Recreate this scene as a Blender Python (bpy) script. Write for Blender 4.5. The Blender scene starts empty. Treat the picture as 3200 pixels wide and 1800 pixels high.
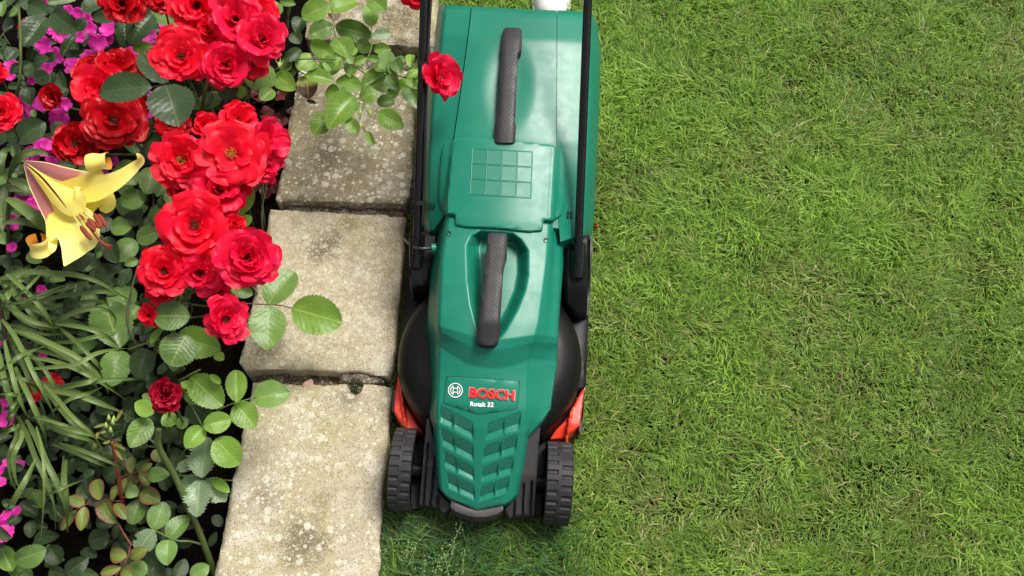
import bpy, bmesh, math, random
import numpy as np
from mathutils import Vector, Matrix, noise

random.seed(7)
RNG = np.random.default_rng(11)
R = math.radians
scene = bpy.context.scene
COL = scene.collection

# ------------------------------------------------------------------ camera
TILT, ROLL, FPX, DIST = R(24.0), R(3.86), 2700.0, 1.86
F_ = Vector((0, math.sin(TILT), -math.cos(TILT)))
X0 = Vector((1, 0, 0)); U0 = Vector((0, math.cos(TILT), math.sin(TILT)))
RT = X0 * math.cos(ROLL) + U0 * math.sin(ROLL)
UP = -X0 * math.sin(ROLL) + U0 * math.cos(ROLL)
CAM = -F_ * DIST
cd = bpy.data.cameras.new('camera'); cam = bpy.data.objects.new('camera', cd); COL.objects.link(cam)
cd.sensor_width = 36.0; cd.lens = 36.0 * FPX / 3200.0; cd.clip_start = 0.02; cd.clip_end = 500
cam.matrix_world = Matrix(((RT.x, UP.x, -F_.x, CAM.x), (RT.y, UP.y, -F_.y, CAM.y), (RT.z, UP.z, -F_.z, CAM.z), (0, 0, 0, 1)))
scene.camera = cam

# ------------------------------------------------------------------ light
SUN_EL, SUN_AZ = R(60), R(42)          # azimuth measured from +Y (up in the picture) towards +X (right)
world = bpy.data.worlds.new('World'); scene.world = world; world.use_nodes = True
wn = world.node_tree.nodes; wl = world.node_tree.links
bg = wn['Background']
sky = wn.new('ShaderNodeTexSky'); sky.sky_type = 'NISHITA'; sky.sun_disc = False
sky.sun_elevation = SUN_EL; sky.sun_rotation = SUN_AZ
sky.air_density = 0.8; sky.dust_density = 4.0; sky.ozone_density = 0.6
hs = wn.new('ShaderNodeHueSaturation'); hs.inputs['Saturation'].default_value = .30      # thin white cloud
wl.new(sky.outputs[0], hs.inputs['Color']); wl.new(hs.outputs[0], bg.inputs['Color']); bg.inputs['Strength'].default_value = 0.055
sd = bpy.data.lights.new('sun', 'SUN'); sun = bpy.data.objects.new('sun', sd); COL.objects.link(sun)
sd.energy = 1.5; sd.angle = R(22); sd.color = (1.0, 0.965, 0.90)
sdir = Vector((math.sin(SUN_AZ) * math.cos(SUN_EL), math.cos(SUN_AZ) * math.cos(SUN_EL), math.sin(SUN_EL)))
sun.rotation_euler = sdir.to_track_quat('Z', 'Y').to_euler()
sun.location = sdir * 6
scene.view_settings.view_transform = 'Standard'
scene.view_settings.look = 'None'
scene.view_settings.gamma = 1.0
scene.view_settings.use_curve_mapping = False
scene.view_settings.exposure = 1.6

# ------------------------------------------------------------------ helpers
def at(px, py, z):
    """world point at height z seen at pixel (px, py) of the 3200 x 1800 photograph"""
    d = F_ * FPX + RT * (px - 1600.0) + UP * (900.0 - py)
    return CAM + d * ((z - CAM.z) / d.z)

def pscale(px, py, z):
    """pixels per metre there"""
    return FPX / max(0.05, (at(px, py, z) - CAM).dot(F_))

def interp(x, xs, ys):
    if x <= xs[0]: return ys[0]
    for i in range(1, len(xs)):
        if x <= xs[i]:
            t = (x - xs[i-1]) / (xs[i] - xs[i-1]); return ys[i-1] + t * (ys[i] - ys[i-1])
    return ys[-1]

def sstep(a, b, x):
    t = min(1.0, max(0.0, (x - a) / (b - a))); return t * t * (3 - 2 * t)

def tag(o, label=None, cat=None, group=None, kind=None):
    if label: o['label'] = label
    if cat: o['category'] = cat
    if group: o['group'] = group
    if kind: o['kind'] = kind
    return o

def empty(name, loc, label=None, cat=None, group=None):
    o = bpy.data.objects.new(name, None); o.location = loc; o.empty_display_size = 0.05
    COL.objects.link(o); return tag(o, label, cat, group)

def wloc(o):
    return Vector((0, 0, 0)) if o is None else wloc(o.parent) + o.location

def finish(name, me, mat, parent=None, smooth=True, sharp=35):
    if mat is not None: me.materials.append(mat)
    if smooth:
        me.polygons.foreach_set('use_smooth', [True] * len(me.polygons))
        if sharp: me.set_sharp_from_angle(angle=R(sharp))
    o = bpy.data.objects.new(name, me); COL.objects.link(o)
    if parent is not None: o.parent = parent
    return o

def mesh_obj(name, verts, faces, mat, parent=None, smooth=True, sharp=35, uvs=None, fix=False):
    """verts in world coordinates; parent is an Empty or mesh with pure translation"""
    off = wloc(parent)
    me = bpy.data.meshes.new(name)
    me.from_pydata([tuple(Vector(v) - off) for v in verts], [], faces)
    if uvs is not None:
        ul = me.uv_layers.new(name='UVMap')
        for l in me.loops: ul.data[l.index].uv = uvs[l.vertex_index]
    if fix:
        bm = bmesh.new(); bm.from_mesh(me); bmesh.ops.recalc_face_normals(bm, faces=bm.faces); bm.to_mesh(me); bm.free()
    me.update()
    return finish(name, me, mat, parent, smooth, sharp)

def place(name, me, M, parent=None):
    """instance of shared mesh data with world matrix M under a translated parent"""
    o = bpy.data.objects.new(name, me); COL.objects.link(o)
    if parent is not None:
        o.parent = parent; o.matrix_local = Matrix.Translation(-wloc(parent)) @ M
    else:
        o.matrix_local = M
    return o

def smooth_path(pts, n=6):
    """Catmull-Rom through the points (tuples of any length)"""
    P = [np.array(p, float) for p in pts]
    P = [2 * P[0] - P[1]] + P + [2 * P[-1] - P[-2]]
    out = []
    for i in range(1, len(P) - 2):
        for k in range(n):
            t = k / n
            out.append(0.5 * ((2 * P[i]) + (P[i+1] - P[i-1]) * t + (2*P[i-1] - 5*P[i] + 4*P[i+1] - P[i+2]) * t*t + (-P[i-1] + 3*P[i] - 3*P[i+1] + P[i+2]) * t**3))
    out.append(P[-2]); return out

def tube_mesh(paths, seg=8):
    """list of (points, radii) -> verts, faces"""
    V, Fc = [], []
    for pts, rad in paths:
        b0 = len(V); n = len(pts); up = Vector((0.3, 0.2, 1)).normalized()
        for i, p in enumerate(pts):
            d = (Vector(pts[min(i+1, n-1)]) - Vector(pts[max(i-1, 0)])).normalized()
            a = d.cross(up)
            if a.length < 1e-3: a = d.cross(Vector((1, 0, 0)))
            a.normalize(); b = d.cross(a)
            r = rad[i] if hasattr(rad, '__len__') else rad
            for k in range(seg):
                t = 2 * math.pi * k / seg
                V.append(Vector(p) + a * (math.cos(t) * r) + b * (math.sin(t) * r))
        for i in range(n - 1):
            for k in range(seg):
                k2 = (k + 1) % seg
                Fc.append((b0+i*seg+k, b0+i*seg+k2, b0+(i+1)*seg+k2, b0+(i+1)*seg+k))
        Fc.append(tuple(b0 + k for k in range(seg))); Fc.append(tuple(b0+(n-1)*seg+k for k in reversed(range(seg))))
    return V, Fc

def tube(name, pts, rad, mat, parent=None, seg=8):
    V, Fc = tube_mesh([(pts, rad)], seg); return mesh_obj(name, V, Fc, mat, parent, fix=True, sharp=50)

def round_poly(pts, r=6, n=4):
    """round the corners of a pixel polygon"""
    out = []; m = len(pts)
    for i in range(m):
        p, a, b = (np.array(pts[k % m], float) for k in (i, i-1, i+1))
        da, db = a - p, b - p; la, lb = np.linalg.norm(da), np.linalg.norm(db)
        rr = min(r, la * .45, lb * .45)
        A, B = p + da / la * rr, p + db / lb * rr
        for k in range(n + 1):
            t = k / n; out.append(tuple((1-t)**2 * A + 2*t*(1-t) * p + t*t * B))
    return out

def sheet(name, outline, zf, mat, parent=None, step=14, thick=0.02, rnd=0.003, rpx=4.0, bottom=None, sharp=40):
    """solid plate: pixel outline, top surface zf(px,py), rounded rim, vertical walls"""
    bm = bmesh.new()
    fc = bm.faces.new([bm.verts.new((x, y, 0)) for x, y in outline])
    fc.normal_update()
    if fc.normal.z < 0: fc.normal_flip()
    if rnd > 0:
        for f, d in ((0.12, .7), (0.45, .25), (1.0, 0.0)):
            th = rpx * (f if f == .12 else (f - (.12 if f == .45 else .45)))
            bmesh.ops.inset_region(bm, faces=[max(bm.faces, key=lambda q: q.calc_area())], thickness=th, use_even_offset=True)
    rim = set(v for v in bm.verts if v.is_boundary)
    xs = [p[0] for p in outline]; ys = [p[1] for p in outline]
    g = min(xs) + step
    while g < max(xs):
        bmesh.ops.bisect_plane(bm, geom=bm.verts[:] + bm.edges[:] + bm.faces[:], plane_co=(g, 0, 0), plane_no=(1, 0, 0), dist=1e-4); g += step
    g = min(ys) + step
    while g < max(ys):
        bmesh.ops.bisect_plane(bm, geom=bm.verts[:] + bm.edges[:] + bm.faces[:], plane_co=(0, g, 0), plane_no=(0, 1, 0), dist=1e-4); g += step
    O = np.array(outline, float); O2 = np.roll(O, -1, 0); E = O2 - O; L2 = np.maximum((E**2).sum(1), 1e-9)
    bound = [e for e in bm.edges if e.is_boundary]
    for v in bm.verts:
        px, py = v.co.x, v.co.y
        z = zf(px, py)
        if rnd > 0:
            q = np.array((px, py)); t = np.clip(((q - O) * E).sum(1) / L2, 0, 1)
            d = np.sqrt(((O + E * t[:, None] - q)**2).sum(1).min())
            if d < rpx: k = 1 - d / rpx; z -= rnd * (1 - math.sqrt(max(0, 1 - k * k)))
        v.co = at(px, py, z)
    r = bmesh.ops.extrude_edge_only(bm, edges=bound)
    for v in [g for g in r['geom'] if isinstance(g, bmesh.types.BMVert)]:
        v.co.z = v.co.z - thick if bottom is None else min(v.co.z, bottom)
    off = wloc(parent)
    for v in bm.verts: v.co -= off
    bmesh.ops.recalc_face_normals(bm, faces=bm.faces)
    top = max(bm.faces, key=lambda q: abs(q.normal.z) * q.calc_area())
    if top.normal.z < 0: bmesh.ops.reverse_faces(bm, faces=bm.faces)
    me = bpy.data.meshes.new(name); bm.to_mesh(me); bm.free()
    return finish(name, me, mat, parent, True, sharp)

# ------------------------------------------------------------------ materials
class NT:
    def __init__(s, name):
        s.m = bpy.data.materials.new(name); s.m.use_nodes = True
        s.t = s.m.node_tree; s.n = s.t.nodes; s.b = s.n['Principled BSDF']; s.out = s.n['Material Output']
    def new(s, t, **kw):
        n = s.n.new('ShaderNode' + t)
        for k, v in kw.items(): setattr(n, k, v)
        return n
    def link(s, a, b): s.t.links.new(a, b)
    def coords(s, which='Object'): return s.new('TexCoord').outputs[which]
    def noise(s, scale, detail=4, rough=.6, co=None, dist=0):
        n = s.new('TexNoise'); n.inputs['Scale'].default_value = scale; n.inputs['Detail'].default_value = detail
        n.inputs['Roughness'].default_value = rough; n.inputs['Distortion'].default_value = dist
        if co is not None: s.link(co, n.inputs['Vector'])
        return n.outputs['Fac']
    def vor(s, scale, co=None, feature='F1', rnd=1.0, out='Distance'):
        n = s.new('TexVoronoi', feature=feature); n.inputs['Scale'].default_value = scale; n.inputs['Randomness'].default_value = rnd
        if co is not None: s.link(co, n.inputs['Vector'])
        return n.outputs[out]
    def ramp(s, fac, stops, mode='LINEAR'):
        n = s.new('ValToRGB'); n.color_ramp.interpolation = mode; e = n.color_ramp.elements
        while len(e) < len(stops): e.new(.5)
        for i, (p, c) in enumerate(stops):
            e[i].position = p; e[i].color = (*c, 1) if len(c) == 3 else c
        s.link(fac, n.inputs['Fac']); return n.outputs['Color']
    def gray(s, fac, a, b, va=0., vb=1.):
        n = s.new('MapRange'); n.clamp = True
        for k, v in zip(('From Min', 'From Max', 'To Min', 'To Max'), (a, b, va, vb)): n.inputs[k].default_value = v
        s.link(fac, n.inputs['Value']); return n.outputs['Result']
    def mix(s, fac, a, b, blend='MIX'):
        n = s.new('Mix', data_type='RGBA', blend_type=blend)
        for v, i in ((fac, 0), (a, 6), (b, 7)):
            if hasattr(v, 'links') or hasattr(v, 'is_linked'): s.link(v, n.inputs[i])
            else: n.inputs[i].default_value = v if i == 0 else ((*v, 1) if len(v) == 3 else v)
        return n.outputs[2]
    def math(s, op, a, b=0.0, clamp=False):
        n = s.new('Math', operation=op, use_clamp=clamp)
        for v, i in ((a, 0), (b, 1)):
            if hasattr(v, 'is_linked'): s.link(v, n.inputs[i])
            else: n.inputs[i].default_value = v
        return n.outputs[0]
    def bump(s, h, strength=.3, dist=.002, base=None):
        n = s.new('Bump'); n.inputs['Strength'].default_value = strength; n.inputs['Distance'].default_value = dist
        s.link(h, n.inputs['Height'])
        if base is not None: s.link(base, n.inputs['Normal'])
        return n.outputs['Normal']
    def set(s, **kw):
        names = dict(color='Base Color', rough='Roughness', metal='Metallic', normal='Normal', spec='Specular IOR Level', coat='Coat Weight', coatr='Coat Roughness', sheen='Sheen Weight', sheent='Sheen Tint', sheenr='Sheen Roughness', sss='Subsurface Weight')
        for k, v in kw.items():
            i = s.b.inputs[names[k]]
            if hasattr(v, 'is_linked'): s.link(v, i)
            elif isinstance(v, tuple): i.default_value = (*v, 1)
            else: i.default_value = v
        return s
    def translucent(s, col, fac):
        t = s.new('BsdfTranslucent'); mx = s.new('MixShader')
        if hasattr(col, 'is_linked'): s.link(col, t.inputs['Color'])
        else: t.inputs['Color'].default_value = (*col, 1)
        if hasattr(fac, 'is_linked'): s.link(fac, mx.inputs[0])
        else: mx.inputs[0].default_value = fac
        s.link(s.b.outputs[0], mx.inputs[1]); s.link(t.outputs[0], mx.inputs[2]); s.link(mx.outputs[0], s.out.inputs[0])
        return s

def plastic(name, col, rough, var=.12, grain=.05, gscale=900, dustiness=0.0, coat=0.0, spec=.45):
    N = NT(name); co = N.coords()
    n1 = N.noise(9, 5, .6, co); c = N.mix(N.gray(n1, .3, .7), tuple(x*(1-var) for x in col), tuple(min(1, x*(1+var)) for x in col))
    if dustiness:
        d = N.math('MULTIPLY', N.gray(N.noise(35, 8, .75, co), .5, .85), dustiness)
        c = N.mix(d, c, (.30, .28, .22))
    r = N.gray(N.noise(30, 6, .7, co), .3, .7, rough * .85, rough * 1.2)
    nm = N.bump(N.noise(gscale, 2, .5, co), grain, .001)
    N.set(color=c, rough=r, normal=nm, coat=coat, spec=spec)
    return N.m

M = {}
M['green'] = plastic('green_plastic', (.006, .155, .097), .34, .07, .08, 1400, .05, spec=.36)
M['green_gloss'] = plastic('glossy_green_plastic', (.006, .155, .097), .30, .06, .01, 300, .03, spec=.36)
M['green_tile'] = plastic('polished_green_plastic', (.006, .150, .092), .40, .04, .0, 300, .0)
M['black'] = plastic('black_plastic', (.006, .0056, .006), .42, .2, .10, 1500, .01, spec=.16)
M['black_rough'] = plastic('textured_black_plastic', (.021, .019, .020), .5, .12, .06, 1200, .03, spec=.35)
M['charcoal'] = plastic('charcoal_plastic', (.034, .031, .032), .45, .15, .12, 1500, .02, spec=.3)
M['bumper'] = plastic('bumper_plastic', (.050, .043, .044), .55, .12, .12, 1500, .04)
M['letter_edge_glint'] = plastic('letter_edge_glint', (.60, .36, .33), .4, .05, .02, 600, 0)  # pale tone paints the reflection along the raised letter edges
M['black_metal'] = plastic('black_painted_steel', (.004, .004, .0045), .16, .2, .02, 300, .02)
M['red'] = plastic('red_plastic', (.74, .042, .020), .34, .1, .03, 800, .04)
M['rubber'] = plastic('dark_rubber', (.020, .0185, .019), .55, .25, .25, 900, .12, spec=.3)
M['cable'] = plastic('cable_sheath', (.012, .012, .013), .35, .2, .05, 600, 0)
M['grey_cable'] = plastic('grey_cable_sheath', (.03, .03, .032), .3, .2, .05, 600, 0)
M['steel'] = plastic('bare_steel', (.5, .5, .5), .3, .1, .05, 600, 0)
M['white_ink'] = plastic('white_print', (.8, .8, .78), .4, .03, .02, 600, 0)
M['red_ink'] = plastic('red_lettering', (.68, .015, .02), .3, .05, .02, 600, 0)
M['white_shoe'] = plastic('white_leather', (.78, .77, .75), .5, .04, .25, 260, .08)
M['hole'] = plastic('slot_black', (.004, .004, .004), .6, .1, .0, 100, 0)

def grille_mat():
    N = NT('green_mesh_plastic'); co = N.coords('UV')
    br = N.new('TexBrick'); N.link(co, br.inputs['Vector'])
    br.inputs['Scale'].default_value = 1.0; br.inputs['Brick Width'].default_value = 1.0; br.inputs['Row Height'].default_value = .7
    br.inputs['Mortar Size'].default_value = .2; br.inputs['Mortar Smooth'].default_value = .5
    h = br.outputs['Fac']
    N.set(color=N.mix(h, (.0045, .125, .078), (.008, .190, .118)), rough=.4, normal=N.bump(h, 1.0, .0022))
    return N.m
M['mesh'] = grille_mat()

def stone_mat(dirt, lich, off, pale, stains):
    N = NT('weathered_stone'); co = N.coords()
    mp = N.new('VectorMath', operation='ADD'); N.link(co, mp.inputs[0]); mp.inputs[1].default_value = (off, off * .37, 0)
    co = mp.outputs[0]
    big = N.noise(7, 5, .62, co); mid = N.noise(38, 6, .68, co); fine = N.noise(420, 3, .6, co)
    c = N.mix(N.gray(big, .32, .68), (.20, .150, .070), (.32, .262, .150))
    c = N.mix(N.gray(mid, .42, .66), c, (.43, .375, .255))
    c = N.mix(N.math('MULTIPLY', N.gray(N.noise(22, 7, .7, co, .4), .52, .70), .75), c, (.19, .145, .065))   # ochre algae
    c = N.mix(N.math('MULTIPLY', N.gray(N.noise(5.5, 4, .6, co, .3), .60, .76), .5), c, (.10, .095, .06))   # dark damp stain
    c = N.mix(N.math('MULTIPLY', N.gray(N.noise(14, 7, .72, co, .5), .30, .62), dirt), c, (.085, .066, .034))
    c = N.mix(pale, c, (.56, .50, .37))
    c = N.mix(N.math('MULTIPLY', N.gray(N.noise(5, 6, .66, co, .8), .50, .66), .55), c, (.33, .285, .10))
    c = N.mix(N.math('MULTIPLY', N.gray(N.noise(13, 7, .7, co, .5), .52, .64), .6), c, (.55, .52, .44))
    c = N.mix(N.math('MULTIPLY', N.gray(N.noise(17, 8, .75, co, .8), .60, .70), .55), c, (.115, .09, .045))
    for sx, sy, sr, k in stains:                                     # damp marks with a place of their own
        p = at(sx, sy, .05); vm = N.new('VectorMath', operation='DISTANCE'); N.link(N.coords(), vm.inputs[0]); vm.inputs[1].default_value = p
        d = N.math('ADD', vm.outputs['Value'], N.math('MULTIPLY', N.math('SUBTRACT', N.noise(26, 7, .75, co, .6), .5), sr * 2.2))
        c = N.mix(N.math('MULTIPLY', N.gray(d, sr, sr * .35), k), c, (.085, .066, .03))
    # pale lichen rosettes of several sizes
    dn = N.noise(160, 3, .6, co)
    def lichen(scale, r, sel, col, c, k):
        v = N.new('TexVoronoi'); v.inputs['Scale'].default_value = scale; N.link(co, v.inputs['Vector'])
        wob = N.math('ADD', v.outputs['Distance'], N.math('MULTIPLY', N.math('SUBTRACT', dn, .5), r * .9))
        m = N.gray(wob, r, r * .8)
        sp = N.new('SeparateColor'); N.link(v.outputs['Color'], sp.inputs[0])
        m = N.math('MULTIPLY', m, N.gray(sp.outputs[0], sel, sel + .03))
        m = N.math('MULTIPLY', m, N.math('MULTIPLY', N.gray(N.noise(9, 3, .6, co), .33, .46), lich))
        return N.mix(N.math('MULTIPLY', m, k), c, col), m
    c, m1 = lichen(42, .34, .42, (.60, .56, .45), c, .9)
    c, m2 = lichen(90, .36, .40, (.62, .58, .48), c, .9)
    c, m3 = lichen(9, .055, .72, (.36, .27, .02), c, .9)
    # grains
    g = N.vor(520, co, out='Color'); sg = N.new('SeparateColor'); N.link(g, sg.inputs[0])
    c = N.mix(N.math('MULTIPLY', N.gray(sg.outputs[0], .78, .95), .75), c, (.52, .465, .36))
    c = N.mix(N.math('MULTIPLY', N.gray(sg.outputs[1], .78, .95), .7), c, (.13, .105, .07))
    c = N.mix(N.math('MULTIPLY', N.gray(fine, .5, .72), .35), c, (.16, .13, .085))
    h = N.math('ADD', N.math('MULTIPLY', fine, .5), N.math('ADD', N.math('MULTIPLY', mid, .6), N.math('MULTIPLY', m1, .2)))
    N.set(color=c, rough=.85, normal=N.bump(h, .8, .0022), spec=.25)
    return N.m
STONES = {1: stone_mat(.97, .22, 3.1, .0, []), 2: stone_mat(.55, 1.0, 7.7, .12, [(1020, 500, .05, .6), (1180, 330, .06, .7), (940, 300, .05, .8)]),
          3: stone_mat(.24, .4, 1.3, .30, [(1015, 770, .045, .85), (1090, 700, .025, .4), (840, 1080, .05, .5), (960, 1000, .04, .35)]),
          4: stone_mat(.24, .75, 5.2, .38, [(950, 1690, .06, .75), (1090, 1250, .03, .6), (820, 1560, .05, .45), (1000, 1560, .03, .35)])}

def mortar_mat():
    N = NT('crumbling_mortar'); co = N.coords()
    g = N.vor(330, co, out='Color'); sg = N.new('SeparateColor'); N.link(g, sg.inputs[0])
    c = N.mix(N.gray(N.noise(60, 6, .7, co), .35, .65), (.045, .034, .024), (.17, .135, .095))
    c = N.mix(N.gray(sg.outputs[0], .75, .85), c, (.33, .29, .24))
    c = N.mix(N.math('MULTIPLY', N.gray(N.noise(45, 2, .5, co), .63, .7), .8), c, (.30, .09, .035))
    N.set(color=c, rough=.9, normal=N.bump(N.noise(260, 5, .7, co), 1.0, .005)); return N.m
M['mortar'] = mortar_mat()

def soil_mat():
    N = NT('shade_dark_soil'); co = N.coords()
    c = N.mix(N.gray(N.noise(120, 6, .7, co), .4, .68), (.004, .003, .0022), (.018, .011, .007))  # dark soil taken nearly black, the shade of the bed in its colour
    N.set(color=c, rough=.9, spec=.04, normal=N.bump(N.noise(150, 7, .75, co), 1.0, .02)); return N.m
M['soil'] = soil_mat()

def turf_mat():
    N = NT('turf_floor'); co = N.coords()
    c = N.mix(N.gray(N.noise(40, 6, .7, co), .35, .65), (.008, .008, .004), (.026, .024, .009))
    N.set(color=c, rough=.95, spec=.05, normal=N.bump(N.noise(120, 5, .7, co), 1.0, .01)); return N.m
M['turf'] = turf_mat()

def grass_mat(name='grass_blade'):
    N = NT(name); a = N.new('Attribute', attribute_name='tone')
    N.set(color=a.outputs['Color'], rough=.5, spec=.35)
    N.translucent(N.mix(1.0, a.outputs['Color'], (1.25, 1.35, .6), 'MULTIPLY'), .3); return N.m
M['grass'] = grass_mat()

def leaf_mat(name, base, vein, rough=.35, edge=None, tr=.22, var=.3, blotch=None, back=None, spec=.4):
    N = NT(name); uv = N.coords('UV'); co = N.coords()
    sp = N.new('SeparateXYZ'); N.link(uv, sp.inputs[0]); u, v = sp.outputs[0], sp.outputs[1]
    au = N.math('ABSOLUTE', N.math('SUBTRACT', u, .5)); au = N.math('MULTIPLY', au, 2.0)
    rnd = N.new('ObjectInfo').outputs['Random']
    mid = N.gray(au, .07, .02)
    ph = N.math('SUBTRACT', N.math('MULTIPLY', v, 8.0), N.math('MULTIPLY', au, 2.2))
    fr = N.math('ABSOLUTE', N.math('SUBTRACT', N.math('FRACT', ph), .5))
    side = N.math('MULTIPLY', N.gray(fr, .06, .0), N.gray(au, .95, .5))
    lo = tuple(x*(1-var) for x in base); hi = tuple(min(1, x*(1+var)) for x in base)
    c = N.mix(rnd, lo, hi)
    c = N.mix(N.math('MULTIPLY', N.gray(N.noise(3.2, 5, .65, uv), .4, .7), .45), c, tuple(x*1.35 for x in base))
    if edge is not None: c = N.mix(N.math('MULTIPLY', N.gray(N.math('ADD', au, N.math('MULTIPLY', N.noise(5, 3, .5, uv), .35)), .7, 1.15), .85), c, edge)
    if blotch is not None: c = N.mix(N.gray(N.math('ADD', v, N.math('MULTIPLY', N.noise(4, 3, .6, uv), .5)), .62, .78), c, blotch)
    c = N.mix(N.math('MULTIPLY', side, .22), c, vein)
    c = N.mix(N.math('MULTIPLY', mid, .8), c, vein)
    geo = N.new('NewGeometry').outputs['Backfacing']
    c = N.mix(geo, c, back or tuple(min(1, x*1.5 + .03) for x in base))
    # water drops and quilting between the veins
    drops = N.gray(N.vor(9, uv), .22, .05)
    pick = N.gray(N.noise(4.5, 1, .5, uv), .52, .56); drops = N.math('MULTIPLY', drops, pick)
    h = N.math('ADD', N.math('MULTIPLY', fr, .45), N.math('MULTIPLY', N.noise(9, 5, .65, uv), .9))
    nm = N.bump(drops, .22, .0015, N.bump(h, .28, .004))
    r = N.mix(drops, (rough,)*3, (.08,)*3)
    N.set(color=c, rough=N.gray(r, 0, 1), normal=nm, spec=spec)
    N.translucent(N.mix(1.0, c, (1.3, 1.5, .5), 'MULTIPLY'), tr); return N.m
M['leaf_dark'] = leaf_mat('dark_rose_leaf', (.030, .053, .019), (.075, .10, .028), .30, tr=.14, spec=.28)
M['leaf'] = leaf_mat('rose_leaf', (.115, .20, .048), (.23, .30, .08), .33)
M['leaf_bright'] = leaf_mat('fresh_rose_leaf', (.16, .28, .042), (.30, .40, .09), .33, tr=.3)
M['leaf_red'] = leaf_mat('red_edged_leaf', (.12, .16, .03), (.25, .30, .07), .4, edge=(.20, .035, .03))
M['leaf_silver'] = leaf_mat('silvery_leaf', (.17, .24, .13), (.30, .36, .18), .28, tr=.15)
M['leaf_sick'] = leaf_mat('yellowing_leaf', (.26, .28, .03), (.2, .25, .05), .4, blotch=(.075, .028, .014))
M['leaf_strap'] = leaf_mat('strap_leaf', (.105, .16, .040), (.18, .24, .075), .30, tr=.2)

def petal_mat(name, base, deep, tint, rough=.42, tr=.25, sheen=.25, inside=None):
    N = NT(name); uv = N.coords('UV'); sp = N.new('SeparateXYZ'); N.link(uv, sp.inputs[0])
    rnd = N.new('ObjectInfo').outputs['Random']
    c = N.mix(N.gray(sp.outputs[1], .0, .55), deep, base)
    c = N.mix(N.math('MULTIPLY', N.gray(N.noise(2.5, 4, .6, uv), .45, .75), .55), c, tint)
    c = N.mix(N.math('MULTIPLY', rnd, .35), c, deep)
    au = N.math('ABSOLUTE', N.math('SUBTRACT', sp.outputs[0], .5))
    st = N.new('TexWave', wave_type='BANDS', bands_direction='X'); st.inputs['Scale'].default_value = 9; st.inputs['Distortion'].default_value = 2.5; N.link(uv, st.inputs['Vector'])
    drops = N.math('MULTIPLY', N.gray(N.vor(8, uv), .16, .04), N.gray(N.noise(4, 1, .5, uv), .55, .6))
    nm = N.bump(st.outputs['Fac'], .05, .004)
    if inside is not None: c = N.mix(N.new('NewGeometry').outputs['Backfacing'], c, inside)
    N.set(color=c, rough=N.gray(drops, 0, 1, rough, .08), normal=nm, sheen=sheen, sheent=tint, sheenr=.4, spec=.32)
    N.translucent(c, tr); return N.m
M['petal'] = petal_mat('red_petal', (.84, .005, .026), (.72, .003, .013), (.86, .013, .12), .5, .40, .0)
M['petal_rosy'] = petal_mat('rosy_red_petal', (.86, .009, .06), (.74, .004, .024), (.88, .028, .22), .46, .40, .0)
M['petal_deep'] = petal_mat('deep_red_petal', (.58, .004, .008), (.42, .002, .005), (.62, .008, .05), .42, .34, .06)
M['petal_crimson'] = petal_mat('crimson_petal', (.34, .003, .016), (.14, .001, .006), (.60, .01, .08))
M['petal_pink'] = petal_mat('magenta_petal', (.70, .025, .36), (.52, .01, .22), (.76, .07, .48), .55, .25, .3)
M['petal_lily'] = petal_mat('yellow_lily_petal', (.92, .82, .21), (.88, .72, .10), (.94, .90, .42), .5, .34, .02)

M['lily_curl'] = petal_mat('rolled_lily_petal', (.92, .82, .21), (.88, .72, .10), (.94, .90, .42), .5, .25, .02, (.62, .24, .03))
M['pale_petal'] = petal_mat('pale_pink_petal', (.62, .36, .30), (.5, .25, .2), (.7, .5, .42), .5, .2, .05)
def lily_back():
    N = NT('lily_outer_petal'); uv = N.coords('UV'); sp = N.new('SeparateXYZ'); N.link(uv, sp.inputs[0])
    au = N.math('MULTIPLY', N.math('ABSOLUTE', N.math('SUBTRACT', sp.outputs[0], .5)), 2)
    f = N.math('MULTIPLY', N.gray(au, .97, .78), N.gray(sp.outputs[1], .62, .46))
    pk = N.mix(N.gray(sp.outputs[1], .0, .4), (.16, .05, .08), (.50, .16, .12))
    pk = N.mix(N.gray(N.noise(6, 5, .6, uv), .4, .7), pk, (.36, .13, .15))
    c = N.mix(f, (.92, .82, .24), pk)
    N.set(color=c, rough=.5); N.translucent(c, .2); return N.m
M['lily_back'] = lily_back()
M['anther'] = plastic('rust_anther', (.22, .03, .008), .8, .3, .5, 900, 0)
M['filament'] = plastic('pale_filament', (.62, .50, .18), .5, .1, .05, 500, 0)
M['stamen'] = plastic('brown_stamen', (.10, .035, .012), .8, .4, .5, 700, 0)
M['stamen_gold'] = plastic('golden_stamen', (.45, .20, .035), .7, .4, .5, 700, 0)
M['stem'] = plastic('green_stem', (.085, .12, .03), .42, .3, .15, 300, .05)
M['stem_red'] = plastic('red_stem', (.20, .04, .025), .42, .35, .15, 300, 0)
M['stem_brown'] = plastic('brown_twig', (.06, .04, .022), .6, .35, .3, 300, 0)
M['bud'] = plastic('green_bud', (.22, .30, .07), .45, .3, .1, 300, 0)
M['moss'] = plastic('moss', (.035, .04, .010), .95, .4, .8, 600, 0)
M['seed'] = plastic('pale_seed', (.24, .34, .12), .6, .3, .2, 400, 0)
M['leaf_litter'] = petal_mat('withered_petal', (.085, .010, .010), (.035, .006, .005), (.14, .02, .03), .5, .1, .05)

# ================================================================== SETTING
def plane(name, x0, x1, y0, y1, z, mat, n=1):
    V = [(x0 + (x1-x0)*i/n, y0 + (y1-y0)*j/n, z) for j in range(n+1) for i in range(n+1)]
    Fc = [(j*(n+1)+i, j*(n+1)+i+1, (j+1)*(n+1)+i+1, (j+1)*(n+1)+i) for j in range(n) for i in range(n)]
    return mesh_obj(name, V, Fc, mat, None, smooth=False)

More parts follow.
